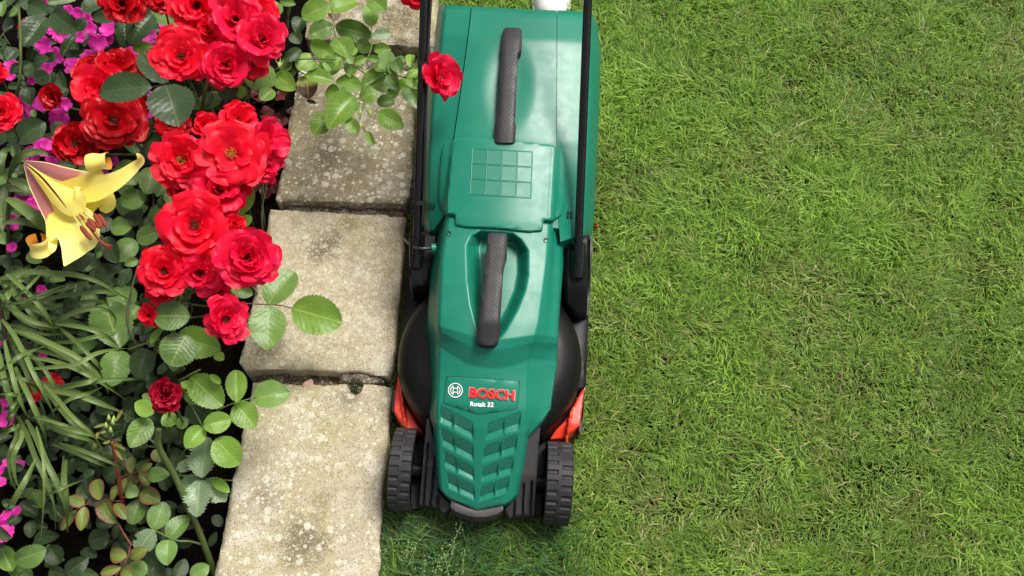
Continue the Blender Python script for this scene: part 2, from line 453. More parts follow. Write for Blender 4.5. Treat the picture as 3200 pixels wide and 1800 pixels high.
# slab outlines on the photograph (top faces), clockwise from top left
SZ = 0.052
S1 = [(1000, -260), (1375, -300), (1367, 0), (1362, 90), (1357, 148), (1345, 154), (1255, 146), (1100, 134), (1000, 128), (956, 124), (954, 112), (962, 62), (985, 0)]
S2 = [(935, 212), (1100, 216), (1297, 222), (1296, 330), (1292, 450), (1288, 560), (1281, 610), (1268, 640), (1200, 637), (1060, 632), (886, 628), (872, 636), (860, 624), (883, 531), (900, 420), (910, 341), (923, 280)]
S3 = [(846, 655), (940, 660), (1100, 668), (1200, 673), (1268, 680), (1264, 760), (1258, 830), (1252, 900), (1243, 993), (1234, 1095), (1226, 1151), (1214, 1176), (1120, 1163), (1000, 1160), (880, 1156), (800, 1158), (766, 1163), (750, 1136), (759, 1091), (779, 988), (797, 901), (822, 790), (836, 717)]
S4 = [(790, 1196), (900, 1202), (1050, 1204), (1150, 1200), (1222, 1211), (1226, 1236), (1218, 1300), (1208, 1410), (1199, 1507), (1187, 1645), (1180, 1790), (1160, 2120), (590, 2120), (668, 1810), (693, 1697), (714, 1576), (738, 1466), (759, 1347), (776, 1270)]
edge_px = [(1375, -300), (1357, 148), (1297, 222), (1290, 560), (1268, 680), (1252, 900), (1234, 1095), (1222, 1211), (1199, 1507), (1180, 1790), (1160, 2120)]
edge_w = sorted([(at(x, y, 0).y, at(x, y, 0).x) for x, y in edge_px])
EY = [e[0] for e in edge_w]; EX = [e[1] for e in edge_w]
def lawn_edge(y): return interp(y, EY, EX)

# ground sheets
tag(plane('ground', -60, 60, -60, 60, -0.09, M['soil']), kind='structure')
lv = [(lawn_edge(y) - .012, y, -0.004) for y in EY]
V = [(lv[0][0], -40, -.004)] + lv + [(lv[-1][0], 40, -.004)]
n_ = len(V); V += [(40, v[1], -.004) for v in V]
lawn = mesh_obj('lawn', V, [(i, i + n_, i + 1 + n_, i + 1) for i in range(n_ - 1)], M['turf'], None, smooth=False, fix=True)
tag(lawn, kind='structure')
# soil of the flower bed: crumbly surface
NX, NY = 90, 150
bx0, bx1, by0, by1 = -1.9, -.28, -1.0, 1.5
V = []
for j in range(NY + 1):
    y = by0 + (by1 - by0) * j / NY
    for i in range(NX + 1):
        x = bx0 + (lawn_edge(y) - .03 - bx0) * i / NX
        z = -.062 + .016 * noise.fractal(Vector((x*9, y*9, 0)), 1.0, 2.0, 4) + .008 * noise.noise(Vector((x*70, y*70, 3)))
        V.append((x, y, z))
bed = mesh_obj('flower_bed_soil', V, [(j*(NX+1)+i, j*(NX+1)+i+1, (j+1)*(NX+1)+i+1, (j+1)*(NX+1)+i) for j in range(NY) for i in range(NX)], M['soil'], None)
tag(bed, kind='structure')

# ------------------------------------------------------------------ stone edging
def densify(poly, step=9, jit=2.0, seed=0):
    out = []; m = len(poly); r = random.Random(seed)
    for i in range(m):
        a, b = np.array(poly[i], float), np.array(poly[(i+1) % m], float)
        n = max(1, int(np.linalg.norm(b - a) / step)); d = (b - a) / np.linalg.norm(b - a); nn = np.array((-d[1], d[0]))
        for k in range(n):
            p = a + (b - a) * k / n
            w = noise.noise(Vector((p[0]*.02, p[1]*.02, seed))) * jit * 1.6 + r.uniform(-.5, .5) * jit
            out.append(tuple(p + nn * w))
    return out

def slab(outline, z0, label, seed, tiltx=0.0):
    def zf(px, py):
        p = Vector((px * .006, py * .006, seed))
        return z0 + tiltx * (px - 1050) * 1e-5 + .0022 * noise.fractal(p, 1.0, 2.0, 3) + .0011 * noise.noise(Vector((px*.06, py*.06, seed)))
    o = sheet('paving_stone', densify(outline, 9, 3.2, seed), zf, STONES[seed], None, step=20, bottom=-.02, rnd=.0045, rpx=6, sharp=70)
    tag(o, label, 'paving stone', 'stones edging the lawn'); return o
slab(S1, SZ + .010, 'darkest dirty stone at the head of the row, under the overhanging leaves', 1)
slab(S2, SZ + .006, 'stone crusted with pale lichen spots, just below the leafy overhang', 2)
slab(S3, SZ, 'pale stone with a dark central stain, beside the carrying handle of the mower', 3)
slab(S4, SZ - .002, 'longest cream stone, beside the front wheel of the mower', 4)

# low rubble wall and mortar below the stones
wall = empty('garden_wall', at(1040, 900, 0), 'low crumbling mortar bed showing in the joints below the edging stones', 'wall')
def mort(poly, ztop, seed):
    sheet('mortar', densify(poly, 7, 3.0, seed), lambda px, py: ztop + .006 * noise.fractal(Vector((px*.035, py*.035, seed)), 1., 2., 4), M['mortar'], wall, step=9, bottom=-.085, rnd=.006, rpx=5, sharp=70)
mort([(975, 128), (1100, 136), (1345, 152), (1342, 230), (1100, 226), (945, 224)], .022, 31)
mort([(893, 618), (1262, 628), (1262, 684), (1100, 676), (893, 668)], .034, 32)
mort([(792, 1150), (1000, 1150), (1205, 1166), (1208, 1216), (1050, 1210), (806, 1204)], .018, 33)
mort([(1060, 1160), (1195, 1166), (1203, 1200), (1130, 1204), (1058, 1196)], .044, 34)
moss = []
MV, MF = [], []
for k in range(420):
    a, rr = random.uniform(0, 6.283), random.random() ** .6
    px, py = 1113 + math.cos(a) * rr * 24, 1208 + math.sin(a) * rr * 26
    b = at(px, py, .046 + .016 * (1 - rr * rr)); d = Vector((random.uniform(-1, 1), random.uniform(-1, 1), 1.3)).normalized() * random.uniform(.004, .008)
    s = Vector((-d.y, d.x, 0)).normalized() * .0008 if abs(d.x) + abs(d.y) > 1e-5 else Vector((.0008, 0, 0))
    i0 = len(MV); MV += [b - s, b + s, b + d]; MF.append((i0, i0+1, i0+2))
o = mesh_obj('moss_cushion', MV, MF, M['moss'], None, smooth=False); tag(o, 'small round cushion of dark moss in the joint above the longest stone', 'moss')

# ------------------------------------------------------------------ lawn grass
def blades_mesh(name, P, az, ln, rise, wd, tone, mat, curl=None):
    n = len(P); d = np.stack([np.cos(az), np.sin(az), np.zeros(n)], 1); s = np.stack([-np.sin(az), np.cos(az), np.zeros(n)], 1)
    bend = RNG.uniform(-.35, .35, n)[:, None] * s
    h = np.zeros((n, 3)); h[:, 2] = 1
    run = (ln * np.sqrt(np.maximum(0.02, 1 - rise**2)))[:, None]; up = (ln * rise)[:, None]
    mid = P + (d + bend * .3) * run * .45 + h * up * .72
    tip = P + (d + bend) * run + h * up
    w = wd[:, None]
    V = np.empty((n, 5, 3), np.float32)
    V[:, 0] = P - s * w * .8; V[:, 1] = P + s * w * .8; V[:, 2] = mid + s * w; V[:, 3] = mid - s * w; V[:, 4] = tip
    b = (np.arange(n) * 5)[:, None]
    q = b + np.array([0, 1, 2, 3]); t = b + np.array([3, 2, 4])
    loops = np.concatenate([q, t], 1).ravel().astype(np.int32)
    starts = (np.arange(n)[:, None] * 7 + np.array([0, 4])).ravel().astype(np.int32)
    me = bpy.data.meshes.new(name)
    me.vertices.add(n * 5); me.vertices.foreach_set('co', V.ravel())
    me.loops.add(len(loops)); me.loops.foreach_set('vertex_index', loops)
    me.polygons.add(n * 2); me.polygons.foreach_set('loop_start', starts)
    me.update(calc_edges=True)
    at_ = me.attributes.new('tone', 'FLOAT_COLOR', 'POINT')
    c = np.ones((n, 5, 4), np.float32); c[:, :, :3] = tone[:, None, :]
    c[:, 0:2, :3] *= np.array([1.05, .95, .9])                      # blades pale off towards the sheath
    at_.data.foreach_set('color', c.ravel())
    me.materials.append(mat)
    o = bpy.data.objects.new(name, me); COL.objects.link(o); return o

def vnoise(x, y, sc, seed):
    """cheap smooth value noise on arrays"""
    r = np.random.default_rng(seed); T = r.random((64, 64)); X, Y = x * sc + 100, y * sc + 100
    i, j = np.floor(X).astype(int), np.floor(Y).astype(int); fx, fy = X - i, Y - j
    fx, fy = fx*fx*(3-2*fx), fy*fy*(3-2*fy); g = lambda a, b: T[a % 64, b % 64]
    return (g(i, j)*(1-fx)+g(i+1, j)*fx)*(1-fy) + (g(i, j+1)*(1-fx)+g(i+1, j+1)*fx)*fy

NB = 340000
x = RNG.uniform(-.42, 1.62, NB); y = RNG.uniform(-.85, 1.28, NB)
ex = np.interp(y, EY, EX)
keep = x > ex + .002
# nothing grows under the machine
ax_ = .04
x, y = x[keep], y[keep]; n = len(x)
lush = vnoise(x, y, 4.2, 1) * .6 + vnoise(x, y, 11, 2) * .4
dry = vnoise(x, y, 6.5, 3) * .5 + vnoise(x, y, 17, 4) * .5
comb = vnoise(x, y, 7.5, 5) * 6.283 * 2.2
az = np.where(RNG.random(n) < .62, comb + RNG.normal(0, .55, n), RNG.uniform(0, 6.283, n))
ln = (.017 + .030 * RNG.random(n)) * (.45 + 1.15 * lush)
ln *= np.where(RNG.random(n) < .03, 1.7, 1.0)
rise = np.clip(RNG.normal(.45, .22, n), .06, .92)
wd = RNG.uniform(.0007, .0015, n) * (.75 + .5 * lush)
br = RNG.random(n) ** 1.3
g = np.stack([.090 + .20*br, .180 + .265*br, .021 + .042*br], 1)
g *= (.72 + .56 * lush)[:, None]
olive = np.stack([.135 + .15*br, .185 + .155*br, .044 + .05*br], 1)
straw = np.stack([.32 + .12*RNG.random(n), .30 + .1*RNG.random(n), .13 + .06*RNG.random(n)], 1)
brown = np.stack([.13 + .05*RNG.random(n), .085 + .03*RNG.random(n), .035 + .015*RNG.random(n)], 1)
mo = np.clip((dry - .45) * 2.4, 0, .8)[:, None] * RNG.random(n)[:, None]; tone = g * (1 - mo) + olive * mo
u = RNG.random(n); ps = .008 + .022 * np.clip((dry - .5) * 4, 0, 1)
tone = np.where((u < ps)[:, None], straw, tone); tone = np.where((u > 1 - ps)[:, None], brown, tone)
low = (u < ps) | (u > 1 - ps); rise = np.where(low, rise * .45, rise)
P = np.stack([x, y, np.where(low, .006, .0) + RNG.uniform(-.003, .006, n)], 1)
o = blades_mesh('grass', P, az, ln, rise, wd, tone, M['grass']); tag(o, 'short mown green lawn of fine blades with straw flecks', 'grass', kind='stuff')

# ================================================================== MOWER
mower = empty('lawn_mower', at(1530, 1120, 0), 'green and black electric rotary lawn mower parked beside the edging stones', 'lawn mower')
def axis(v): return 1605.0 - (v - 90.0) * .0767
def slope(v): return .045 + .000038 * v
def uv_(px, py):
    v = py
    for _ in range(4):
        u = px - axis(v); v = py - u * slope(v)
    return px - axis(v), v
def pxy(u, v): return axis(v) + u, v + u * slope(v)

VT = [640, 700, 815, 1000, 1120, 1260, 1300, 1350, 1460, 1540, 1566, 1582]
# pixel x of the lines on the hood, by station
T_oL = [1386, 1374, 1351, 1335, 1328, 1326, 1334, 1354, 1360, 1368, 1388, 1407]
T_iL = [1392, 1381, 1364, 1352, 1346, 1346, 1348, 1358, 1363, 1370, 1390, 1408]
T_rL = [1402, 1396, 1378, 1369, 1369, 1364, 1362, 1363, 1367, 1373, 1392, 1410]
T_rR = [1724, 1722, 1714, 1690, 1655, 1652, 1648, 1642, 1628, 1612, 1592, 1573]
T_bR = [1742, 1740, 1736, 1733, 1723, 1706, 1684, 1645, 1630, 1614, 1594, 1574]
T_sR = [1750, 1748, 1746, 1742, 1738, 1718, 1692, 1648, 1632, 1616, 1596, 1575]
T_oR = [1752, 1760, 1760, 1746, 1741, 1722, 1696, 1651, 1634, 1618, 1598, 1576]
ZV = [560, 640, 760, 900, 1060, 1092, 1150, 1270, 1340, 1592]
ZZ = [.272, .278, .281, .284, .276, .268, .244, .222, .204, .112]
def zcrown(u, v):
    ve = v + 42 * min(1.6, (u / 135.0) ** 2) * sstep(980, 1090, v) * (1 - sstep(1150, 1300, v))
    w = u / 150.0
    return interp(ve, ZV, ZZ) - .010 * min(2.0, w * w)
CR = [(M4) for M4 in ()]
def c4(x, y): return 1150 + .3451 * x, 1200 + .3451 * y
# grille rows: (outer top, inner top, outer lip end, inner lip end, divider x)
GL = [((650, 185), (952, 340), (652, 352), (957, 518), 775), ((655, 388), (955, 545), (675, 562), (957, 712), 790), ((680, 592), (957, 752), (700, 762), (965, 884), 808), ((708, 792), (962, 912), (730, 948), (970, 1062), 826)]
GR = [((1392, 240), (1090, 345), (1366, 420), (1060, 520), 1238), ((1358, 450), (1050, 562), (1336, 626), (1036, 722), 1208), ((1326, 640), (1040, 752), (1302, 820), (1022, 892), 1182), ((1288, 830), (1024, 932), (1262, 986), (1002, 1072), 1152)]
CELLS = []
for row in GL + GR:
    ot, it, ob, ib = (c4(*p) for p in row[:4]); CELLS.append((ot, it, ob, ib, c4(row[4], 0)[0]))
def lip(px, py):
    """depth of the louvre recess at a pixel, 0 outside"""
    if py < 1255 or py > 1590: return 0.0
    for ot, it, ob, ib, dx in CELLS:
        lo, hi = min(ot[0], ob[0]), max(it[0], ib[0])
        if ot[0] > it[0]: lo, hi = min(it[0], ib[0]), max(ot[0], ob[0])
        if px < lo - 2 or px > hi + 2: continue
        f = (px - ot[0]) / (it[0] - ot[0]); yt = ot[1] + f * (it[1] - ot[1])
        f2 = (px - ob[0]) / (ib[0] - ob[0]); yb = ob[1] + f2 * (ib[1] - ob[1])
        t = (py - yt) / (yb - yt)
        if not 0 < t < 1: continue
        xo = ot[0] + t * (ob[0] - ot[0]); xi = it[0] + t * (ib[0] - it[0])
        e = min(abs(px - xo), abs(px - xi)) if min(xo, xi) < px < max(xo, xi) else 0
        e = min(e, abs(px - dx) - 1.0)
        k = min(1.0, max(0.0, e / 3.0))
        d = .0062 * (t / .6 if t < .6 else (1 - t) / .4)
        return d * k
    return 0.0
def recess(px, v):
    if v < 722 or v > 1072: return 0.0
    lb = interp(v, [725, 745, 775, 880, 960, 1030, 1072], [1500, 1470, 1456, 1459, 1470, 1490, 1528])
    rb = interp(v, [725, 745, 775, 850, 900, 960, 1030, 1072], [1600, 1630, 1650, 1650, 1641, 1617, 1580, 1548])
    top = sstep(720, 760, v)
    return .036 * min(sstep(-4, 44, px - lb), sstep(-4, 34, rb - px), top)
def zhood(px, py):
    u, v = uv_(px, py)
    q = lambda T: interp(v, VT, T)
    rl, rr = q(T_rL), q(T_rR)
    if rl <= px <= rr:
        z = zcrown(u, v)
        e = min(px - rl, rr - px); z -= .004 * (1 - sstep(0, 9, e))
        return z - recess(px, v) - lip(px, py)
    drop = interp(v, [640, 1260, 1350], [1, 1, .35])
    if px < rl:
        z = zcrown(rl - axis(v), v) - .004; il, ol = q(T_iL), q(T_oL)
        if px >= il: return z - .046 * drop * (rl - px) / max(1, rl - il)
        return z - .046 * drop - .040 * drop * min(1, (il - px) / max(1, il - ol))
    z = zcrown(rr - axis(v), v) - .004; b, s, oo = q(T_bR), q(T_sR), q(T_oR)
    if px <= b: return z - .030 * drop * (px - rr) / max(1, b - rr)
    if px <= s: return z - .030 * drop - .003 * (px - b) / max(1, s - b)
    return z - .033 * drop - .02 * drop * min(1, (px - s) / max(1, oo - s))

def build_hood():
    rows = []; v = 640.0
    while v < 1583: rows.append(v); v += 3.6
    rows.append(1583)
    NI = 96; V, Fc = [], []
    for v in rows:
        q = [interp(v, VT, T) for T in (T_oL, T_iL, T_rL, T_rR, T_bR, T_sR, T_oR)]
        xs = [q[0], (q[0]+q[1])/2, q[1], (q[1]+q[2])/2] + [q[2] + (q[3]-q[2]) * i / NI for i in range(NI + 1)] + [(q[3]+q[4])/2, q[4], q[5], (q[5]+q[6])/2, q[6]]
        row = []
        for x in xs:
            u = x - axis(v); vv = v + (10 - 27 * min(1.0, abs(u / 84.0))) * sstep(1490, 1583, v)
            X, Y = x, vv + u * slope(vv)
            row.append((X, Y, zhood(X, Y)))
        b = [at(*p) for p in row]
        lo = [Vector((b[0].x, b[0].y, max(.085, b[0].z - .09)))]; hi = [Vector((b[-1].x, b[-1].y, max(.085, b[-1].z - .09)))]
        V += lo + b + hi
    m = len(xs) + 2
    for r in range(len(rows) - 1):
        for i in range(m - 1): Fc.append((r*m+i, (r+1)*m+i, (r+1)*m+i+1, r*m+i+1))
    r = len(rows) - 1                                               # front lip
    for i in range(m): p = Vector(V[r*m+i]); V.append(Vector((p.x, p.y, max(.07, p.z - .010))))
    for i in range(m - 1): Fc.append((r*m+i, (r+1)*m+i, (r+1)*m+i+1, r*m+i+1))
    return mesh_obj('motor_hood', V, Fc, M['green'], mower, fix=True, sharp=58)
hood = build_hood()

# pierced panels of the louvres (fine mesh stays texture)
def grille_panel(quad, nu=7, nv=6):
    (x0, y0), (x1, y1), (x2, y2), (x3, y3) = quad                    # top-left, top-right, bottom-right, bottom-left
    V, uvs = [], []
    for j in range(nv + 1):
        t = j / nv
        for i in range(nu + 1):
            s = i / nu
            px = (x0+(x1-x0)*s)*(1-t) + (x3+(x2-x3)*s)*t; py = (y0+(y1-y0)*s)*(1-t) + (y3+(y2-y3)*s)*t
            V.append(at(px, py, zhood(px, py) + .0012)); uvs.append((px / 5.6, py / 5.6))
    Fc = [(j*(nu+1)+i, (j+1)*(nu+1)+i, (j+1)*(nu+1)+i+1, j*(nu+1)+i+1) for j in range(nv) for i in range(nu)]
    return mesh_obj('grille_panel', V, Fc, M['mesh'], mower, uvs=uvs, sharp=0)
for ot, it, ob, ib, dx in CELLS:
    def P(f, t):
        a = (ot[0] + (it[0]-ot[0])*f, ot[1] + (it[1]-ot[1])*f); b = (ob[0] + (ib[0]-ob[0])*f, ob[1] + (ib[1]-ob[1])*f)
        return a[0] + (b[0]-a[0])*t, a[1] + (b[1]-a[1])*t
    fd = (dx - ot[0]) / (it[0] - ot[0])
    for f0, f1 in ((.035, fd - .02), (fd + .02, .965)):
        grille_panel((P(f0, .05), P(f1, .05), P(f1, .58), P(f0, .58)))
for quad in (((735, 985), (968, 1082), (978, 1118), (752, 1036)), ((992, 1088), (1240, 1012), (1226, 1076), (990, 1122))):
    grille_panel([c4(*p) for p in quad])

# badge plate, emblem and lettering
bp = round_poly([(1396, 1176), (1440, 1178), (1622, 1192), (1624, 1200), (1616, 1268), (1614, 1277), (1505, 1293), (1490, 1293), (1391, 1262), (1387, 1252)], 9)
def zbadge(px, py): return zhood(px, py) + .0016
sheet('badge_seam', [(1505 + (x-1505)*1.014, 1233 + (y-1233)*1.03) for x, y in bp], lambda px, py: zhood(px, py) + .0004, M['hole'], mower, step=16, thick=.003, rnd=0)
badge = sheet('badge', bp, zbadge, M['green'], mower, step=12, thick=.004, rnd=.0012, rpx=3)

def project_flat(name, V2, F2, zf, dz, mat, parent, th=.0012):
    """flat pixel shapes laid on the hood with a little thickness"""
    bm = bmesh.new(); vs = [bm.verts.new((x, y, 0)) for x, y in V2]
    for f in F2:
        try: bm.faces.new([vs[i] for i in f])
        except ValueError: pass
    bmesh.ops.recalc_face_normals(bm, faces=bm.faces)
    bound = [e for e in bm.edges if e.is_boundary]
    for v in bm.verts: px, py = v.co.x, v.co.y; v.co = at(px, py, zf(px, py) + dz)
    r = bmesh.ops.extrude_edge_only(bm, edges=bound)
    for v in [g for g in r['geom'] if isinstance(g, bmesh.types.BMVert)]: v.co.z -= th
    off = wloc(parent)
    for v in bm.verts: v.co -= off
    bmesh.ops.recalc_face_normals(bm, faces=bm.faces)
    me = bpy.data.meshes.new(name); bm.to_mesh(me); bm.free()
    return finish(name, me, mat, parent, False)

def text_flat(body, offset):
    cu = bpy.data.curves.new('lettering', 'FONT'); cu.body = body; cu.size = 1; cu.offset = offset; cu.resolution_u = 3; cu.fill_mode = 'BOTH'
    o = bpy.data.objects.new('lettering', cu); COL.objects.link(o)
    me = bpy.data.meshes.new_from_object(o.evaluated_get(bpy.context.evaluated_depsgraph_get()))
    V = [(v.co.x, v.co.y) for v in me.vertices]; Fc = [tuple(p.vertices) for p in me.polygons]
    bpy.data.objects.remove(o); bpy.data.curves.remove(cu); bpy.data.meshes.remove(me)
    x0, x1 = min(v[0] for v in V), max(v[0] for v in V); y0, y1 = min(v[1] for v in V), max(v[1] for v in V)
    return [((x - x0) / (x1 - x0), (y - y0) / (y1 - y0)) for x, y in V], Fc
def letter(body, offset, tl, tr, bl, dz, mat, name):
    V, Fc = text_flat(body, offset)
    V2 = [(bl[0] + (tl[0]-bl[0])*y + (tr[0]-tl[0])*x, bl[1] + (tl[1]-bl[1])*y + (tr[1]-tl[1])*x) for x, y in V]
    return project_flat(name, V2, Fc, zbadge, dz, mat, mower)
letter('BOSCH', .046, (1466, 1209), (1611, 1219), (1464, 1243), .0008, M['letter_edge_glint'], 'lettering_outline')
letter('BOSCH', .036, (1468.5, 1210.5), (1609, 1220.5), (1466.5, 1242), .0024, M['red_ink'], 'lettering')
letter('Rotak 32', .030, (1470, 1254.5), (1543, 1257.5), (1469, 1269.5), .0012, M['white_ink'], 'model_lettering')
# emblem: ring with armature
def ring2(cx, cy, r0, r1, a0=0, a1=360, n=40):
    V, Fc = [], []
    for k in range(n + 1):
        a = R(a0 + (a1 - a0) * k / n)
        for r in (r0, r1): V.append((cx + r * math.cos(a), cy + r * math.sin(a)))
    Fc = [(2*k, 2*k+1, 2*k+3, 2*k+2) for k in range(n)]
    return V, Fc
EV, EF = [], []
def addp(V, Fc):
    b = len(EV); EV.extend(V); EF.extend([tuple(b + i for i in f) for f in Fc])
ecx, ecy = 1423.0, 1219.5
addp(*ring2(ecx, ecy, 20.3, 23.0))
sa = .06
def rectp(x0, y0, x1, y1):
    P = [(x0, y0), (x1, y0), (x1, y1), (x0, y1)]
    return [(ecx + x + 0*y, ecy + y + sa * x) for x, y in P], [(0, 1, 2, 3)]
for s in (-1, 1):
    addp(*ring2(ecx, ecy, 13.6, 15.8, (180 if s < 0 else 0) - 62, (180 if s < 0 else 0) + 62, 18))
    addp(*rectp(s*7 - 1.1, -13.6, s*7 + 1.1, 13.6))
for yy in (-6, 6): addp(*rectp(-6.2, yy - 1.1, 6.2, yy + 1.1))
project_flat('emblem', EV, EF, zbadge, .0014, M['white_ink'], mower)

# screws on the hood
def disc(name, px, py, rpx, zf, mat, dz=.0008, n=16, parent=mower):
    V = [(px + rpx * math.cos(2*math.pi*k/n), py + rpx * math.sin(2*math.pi*k/n)) for k in range(n)]
    return project_flat(name, V, [tuple(range(n))], zf, dz, mat, parent, .002)
for px, py in ((1402.5, 730), (1706, 751)):
    s = disc('screw_hole', px, py, 8, zhood, M['hole'])
    disc('screw', px, py + 2.5, 4.5, zhood, M['green'], .0014)

# carrying handles
def c1(x, y): return 1150 + .31056 * x, .31056 * y
def c2(x, y): return 1150 + .31056 * x, 400 + .31056 * y
def c3(x, y): return 1150 + .31056 * x, 800 + .31056 * y
fh = [c2(1225, 1054), c2(1388, 1060), c2(1402, 1078), c2(1398, 1280), c3(1392, 0), c3(1364, 110), c3(1327, 690), c3(1336, 700), c3(1306, 872), c3(1272, 896), c3(1200, 901), c3(1112, 882), c3(1088, 856), c3(1106, 682), c3(1118, 676), c3(1160, 240), c2(1172, 1449), c2(1204, 1075)]
rh = [c1(1380, 274), c1(1530, 280), c1(1550, 310), c1(1546, 500), c1(1530, 526), c1(1512, 532), c1(1480, 1240), c1(1490, 1262), c1(1480, 1440), c1(1268, 1436), c1(1276, 1250), c1(1292, 1240), c1(1342, 530), c1(1333, 510), c1(1352, 320)]
def bar_line(a, b): return lambda py: a[0] + (b[0] - a[0]) * (py - a[1]) / (b[1] - a[1])
fc_ = bar_line((1552, 730), (1522, 1076)); rc_ = bar_line((1602, 90), (1579, 440))
def zfh(px, py):
    t = (py - 730) / 346.0; return .300 + .006 * math.sin(math.pi * min(1, max(0, t))) - .006 * sstep(.75, 1, t) - .016 * max(0, t - .8) * 5 * .4 - .0016 * abs((px - fc_(py)) / 28) ** 4
ZBV = [20, 120, 430, 730]; ZBZ = [.318, .326, .302, .262]
def zboxc(u, v):
    z = interp(v, ZBV, ZBZ)
    return z - .010 * (u / 160.0)**2
def zrh(px, py):
    t = (py - 85) / 350.0; return zboxc(*uv_(px, py)) + .014 + .007 * math.sin(math.pi * min(1, max(0, t))) - .0016 * abs((px - rc_(py)) / 27) ** 4
front_handle = sheet('carry_handle', round_poly(fh, 7), zfh, M['black_rough'], mower, step=9, thick=.022, rnd=.0016, rpx=3)
rear_handle = sheet('box_handle', round_poly(rh, 7), zrh, M['black_rough'], mower, step=9, thick=.022, rnd=.0016, rpx=3)
def grip_dots(name, cf, zf, y0, y1, parent):
    V, Fc = [], []; y = y0; k = 0
    while y < y1:
        for off in ((-17, -2, 13) if k % 2 == 0 else (-10, 5, 19)):
            px, py = cf(y) + off, y + off * .08
            c = at(px, py, zf(px, py)); r = .0012; b = len(V)
            for q in range(7): V.append(c + Vector((r*math.cos(q*.898), r*math.sin(q*.898), -.0002)))
            for q in range(7): V.append(c + Vector((.6*r*math.cos(q*.898), .6*r*math.sin(q*.898), .0005)))
            V.append(c + Vector((0, 0, .0007)))
            for q in range(7):
                q2 = (q + 1) % 7; Fc += [(b+q, b+q2, b+7+q2, b+7+q), (b+7+q, b+7+q2, b+14)]
        y += 7.4; k += 1
    o = mesh_obj(name, V, Fc, M['black_rough'], parent, sharp=0); tag(o, kind='stuff')
grip_dots('grip_dots', fc_, zfh, 742, 1066, front_handle)
grip_dots('grip_dots', rc_, zrh, 98, 432, rear_handle)

# grass box: lofted shell with shoulders
BV = [26, 60, 150, 320, 435, 493, 600, 680, 712, 735]
B_oL = [1372, 1366, 1357, 1333, 1326, 1322, 1320, 1319, 1322, 1324]
B_sL = [1472, 1469, 1458, 1435, 1418, 1412, 1402, 1396, 1394, 1392]
B_sR = [1741, 1741, 1741, 1740, 1740, 1742, 1744, 1746, 1748, 1750]
B_oR = [1846, 1866, 1878, 1873, 1867, 1865, 1860, 1855, 1850, 1848]
def zbox(px, py):
    u, v = uv_(px, py); sl, sr, ol, orr = (interp(v, BV, T) for T in (B_sL, B_sR, B_oL, B_oR))
    if sl <= px <= sr:
        z = zboxc(u, v)
        # shallow hand recess below the grip
        d = math.hypot((px - rc_(py)) / 92, (v - 270) / 165)
        return z - .006 * (1 - sstep(.1, 1.0, d))
    if px < sl:
        t = (sl - px) / (sl - ol); z = zboxc(sl - axis(v), v) - .004
        return z - .030 * t * sstep(480, 720, v) - .022 * t - .050 * max(0, t - .72) ** 2 / .0784
    t = (px - sr) / (orr - sr); z = zboxc(sr - axis(v), v) - .001
    return z - .034 * t * sstep(480, 730, v) - .020 * t - .060 * max(0, t - .70) ** 2 / .09
def build_box(part, x_lo, x_hi, name, mat, v0, v1, nc, wall_l, wall_r, dz=0, vend=None):
    V, Fc = [], []
    for k in range(71):
        row = []
        for i in range(nc + 1):
            v = v0 + ((vend(i / nc) if vend else v1) - v0) * k / 70; a, b = x_lo(v), x_hi(v)
            x = a + (b - a) * i / nc; u = x - axis(v)
            er = 1 - sstep(0, 22, v - v0)                            # rounded rear edge
            p = (x, v + u * slope(v)); z = zbox(*p) + dz - .014 * er * er
            row.append(at(p[0], p[1], z))
        if wall_l: row = [Vector((row[0].x + .004, row[0].y, .10)), Vector((row[0].x, row[0].y, row[0].z - .03))] + row
        if wall_r: row = row + [Vector((row[-1].x, row[-1].y, row[-1].z - .03)), Vector((row[-1].x - .004, row[-1].y, .10))]
        V.append(row)
    m = len(V[0]); back = [Vector((p.x, p.y - .004, .10)) for p in V[0]]; front = [Vector((p.x, p.y, p.z - .05)) for p in V[-1]]
    V = [back] + V + [front]
    for r in range(len(V) - 1):
        for i in range(m - 1): Fc.append((r*m+i, (r+1)*m+i, (r+1)*m+i+1, r*m+i+1))
    return mesh_obj(name, [p for r in V for p in r], Fc, mat, mower, fix=True, sharp=38)
bi = lambda T: (lambda v: interp(v, BV, T))
gbox = build_box(0, lambda v: bi(B_sL)(v) + 2.2, lambda v: bi(B_sR)(v) - 1.4, 'grass_box_lid', M['green'], 27, 700, 44, False, False)
build_box(0, bi(B_oL), lambda v: bi(B_sL)(v) - .6, 'grass_box_side', M['green_gloss'], 26, 712, 20, True, False, 0, lambda t: interp(t, [0, .45, 1], [724, 734, 676]))
build_box(0, lambda v: bi(B_sR)(v) + .4, bi(B_oR), 'grass_box_side', M['green_gloss'], 26, 740, 22, False, True, 0, lambda t: 741 - 36 * t)
# dark gap below the seams
build_box(0, lambda v: bi(B_sL)(v) - 8, lambda v: bi(B_sL)(v) + 8, 'seam_shadow_gap', M['hole'], 30, 700, 2, False, False, -.007)

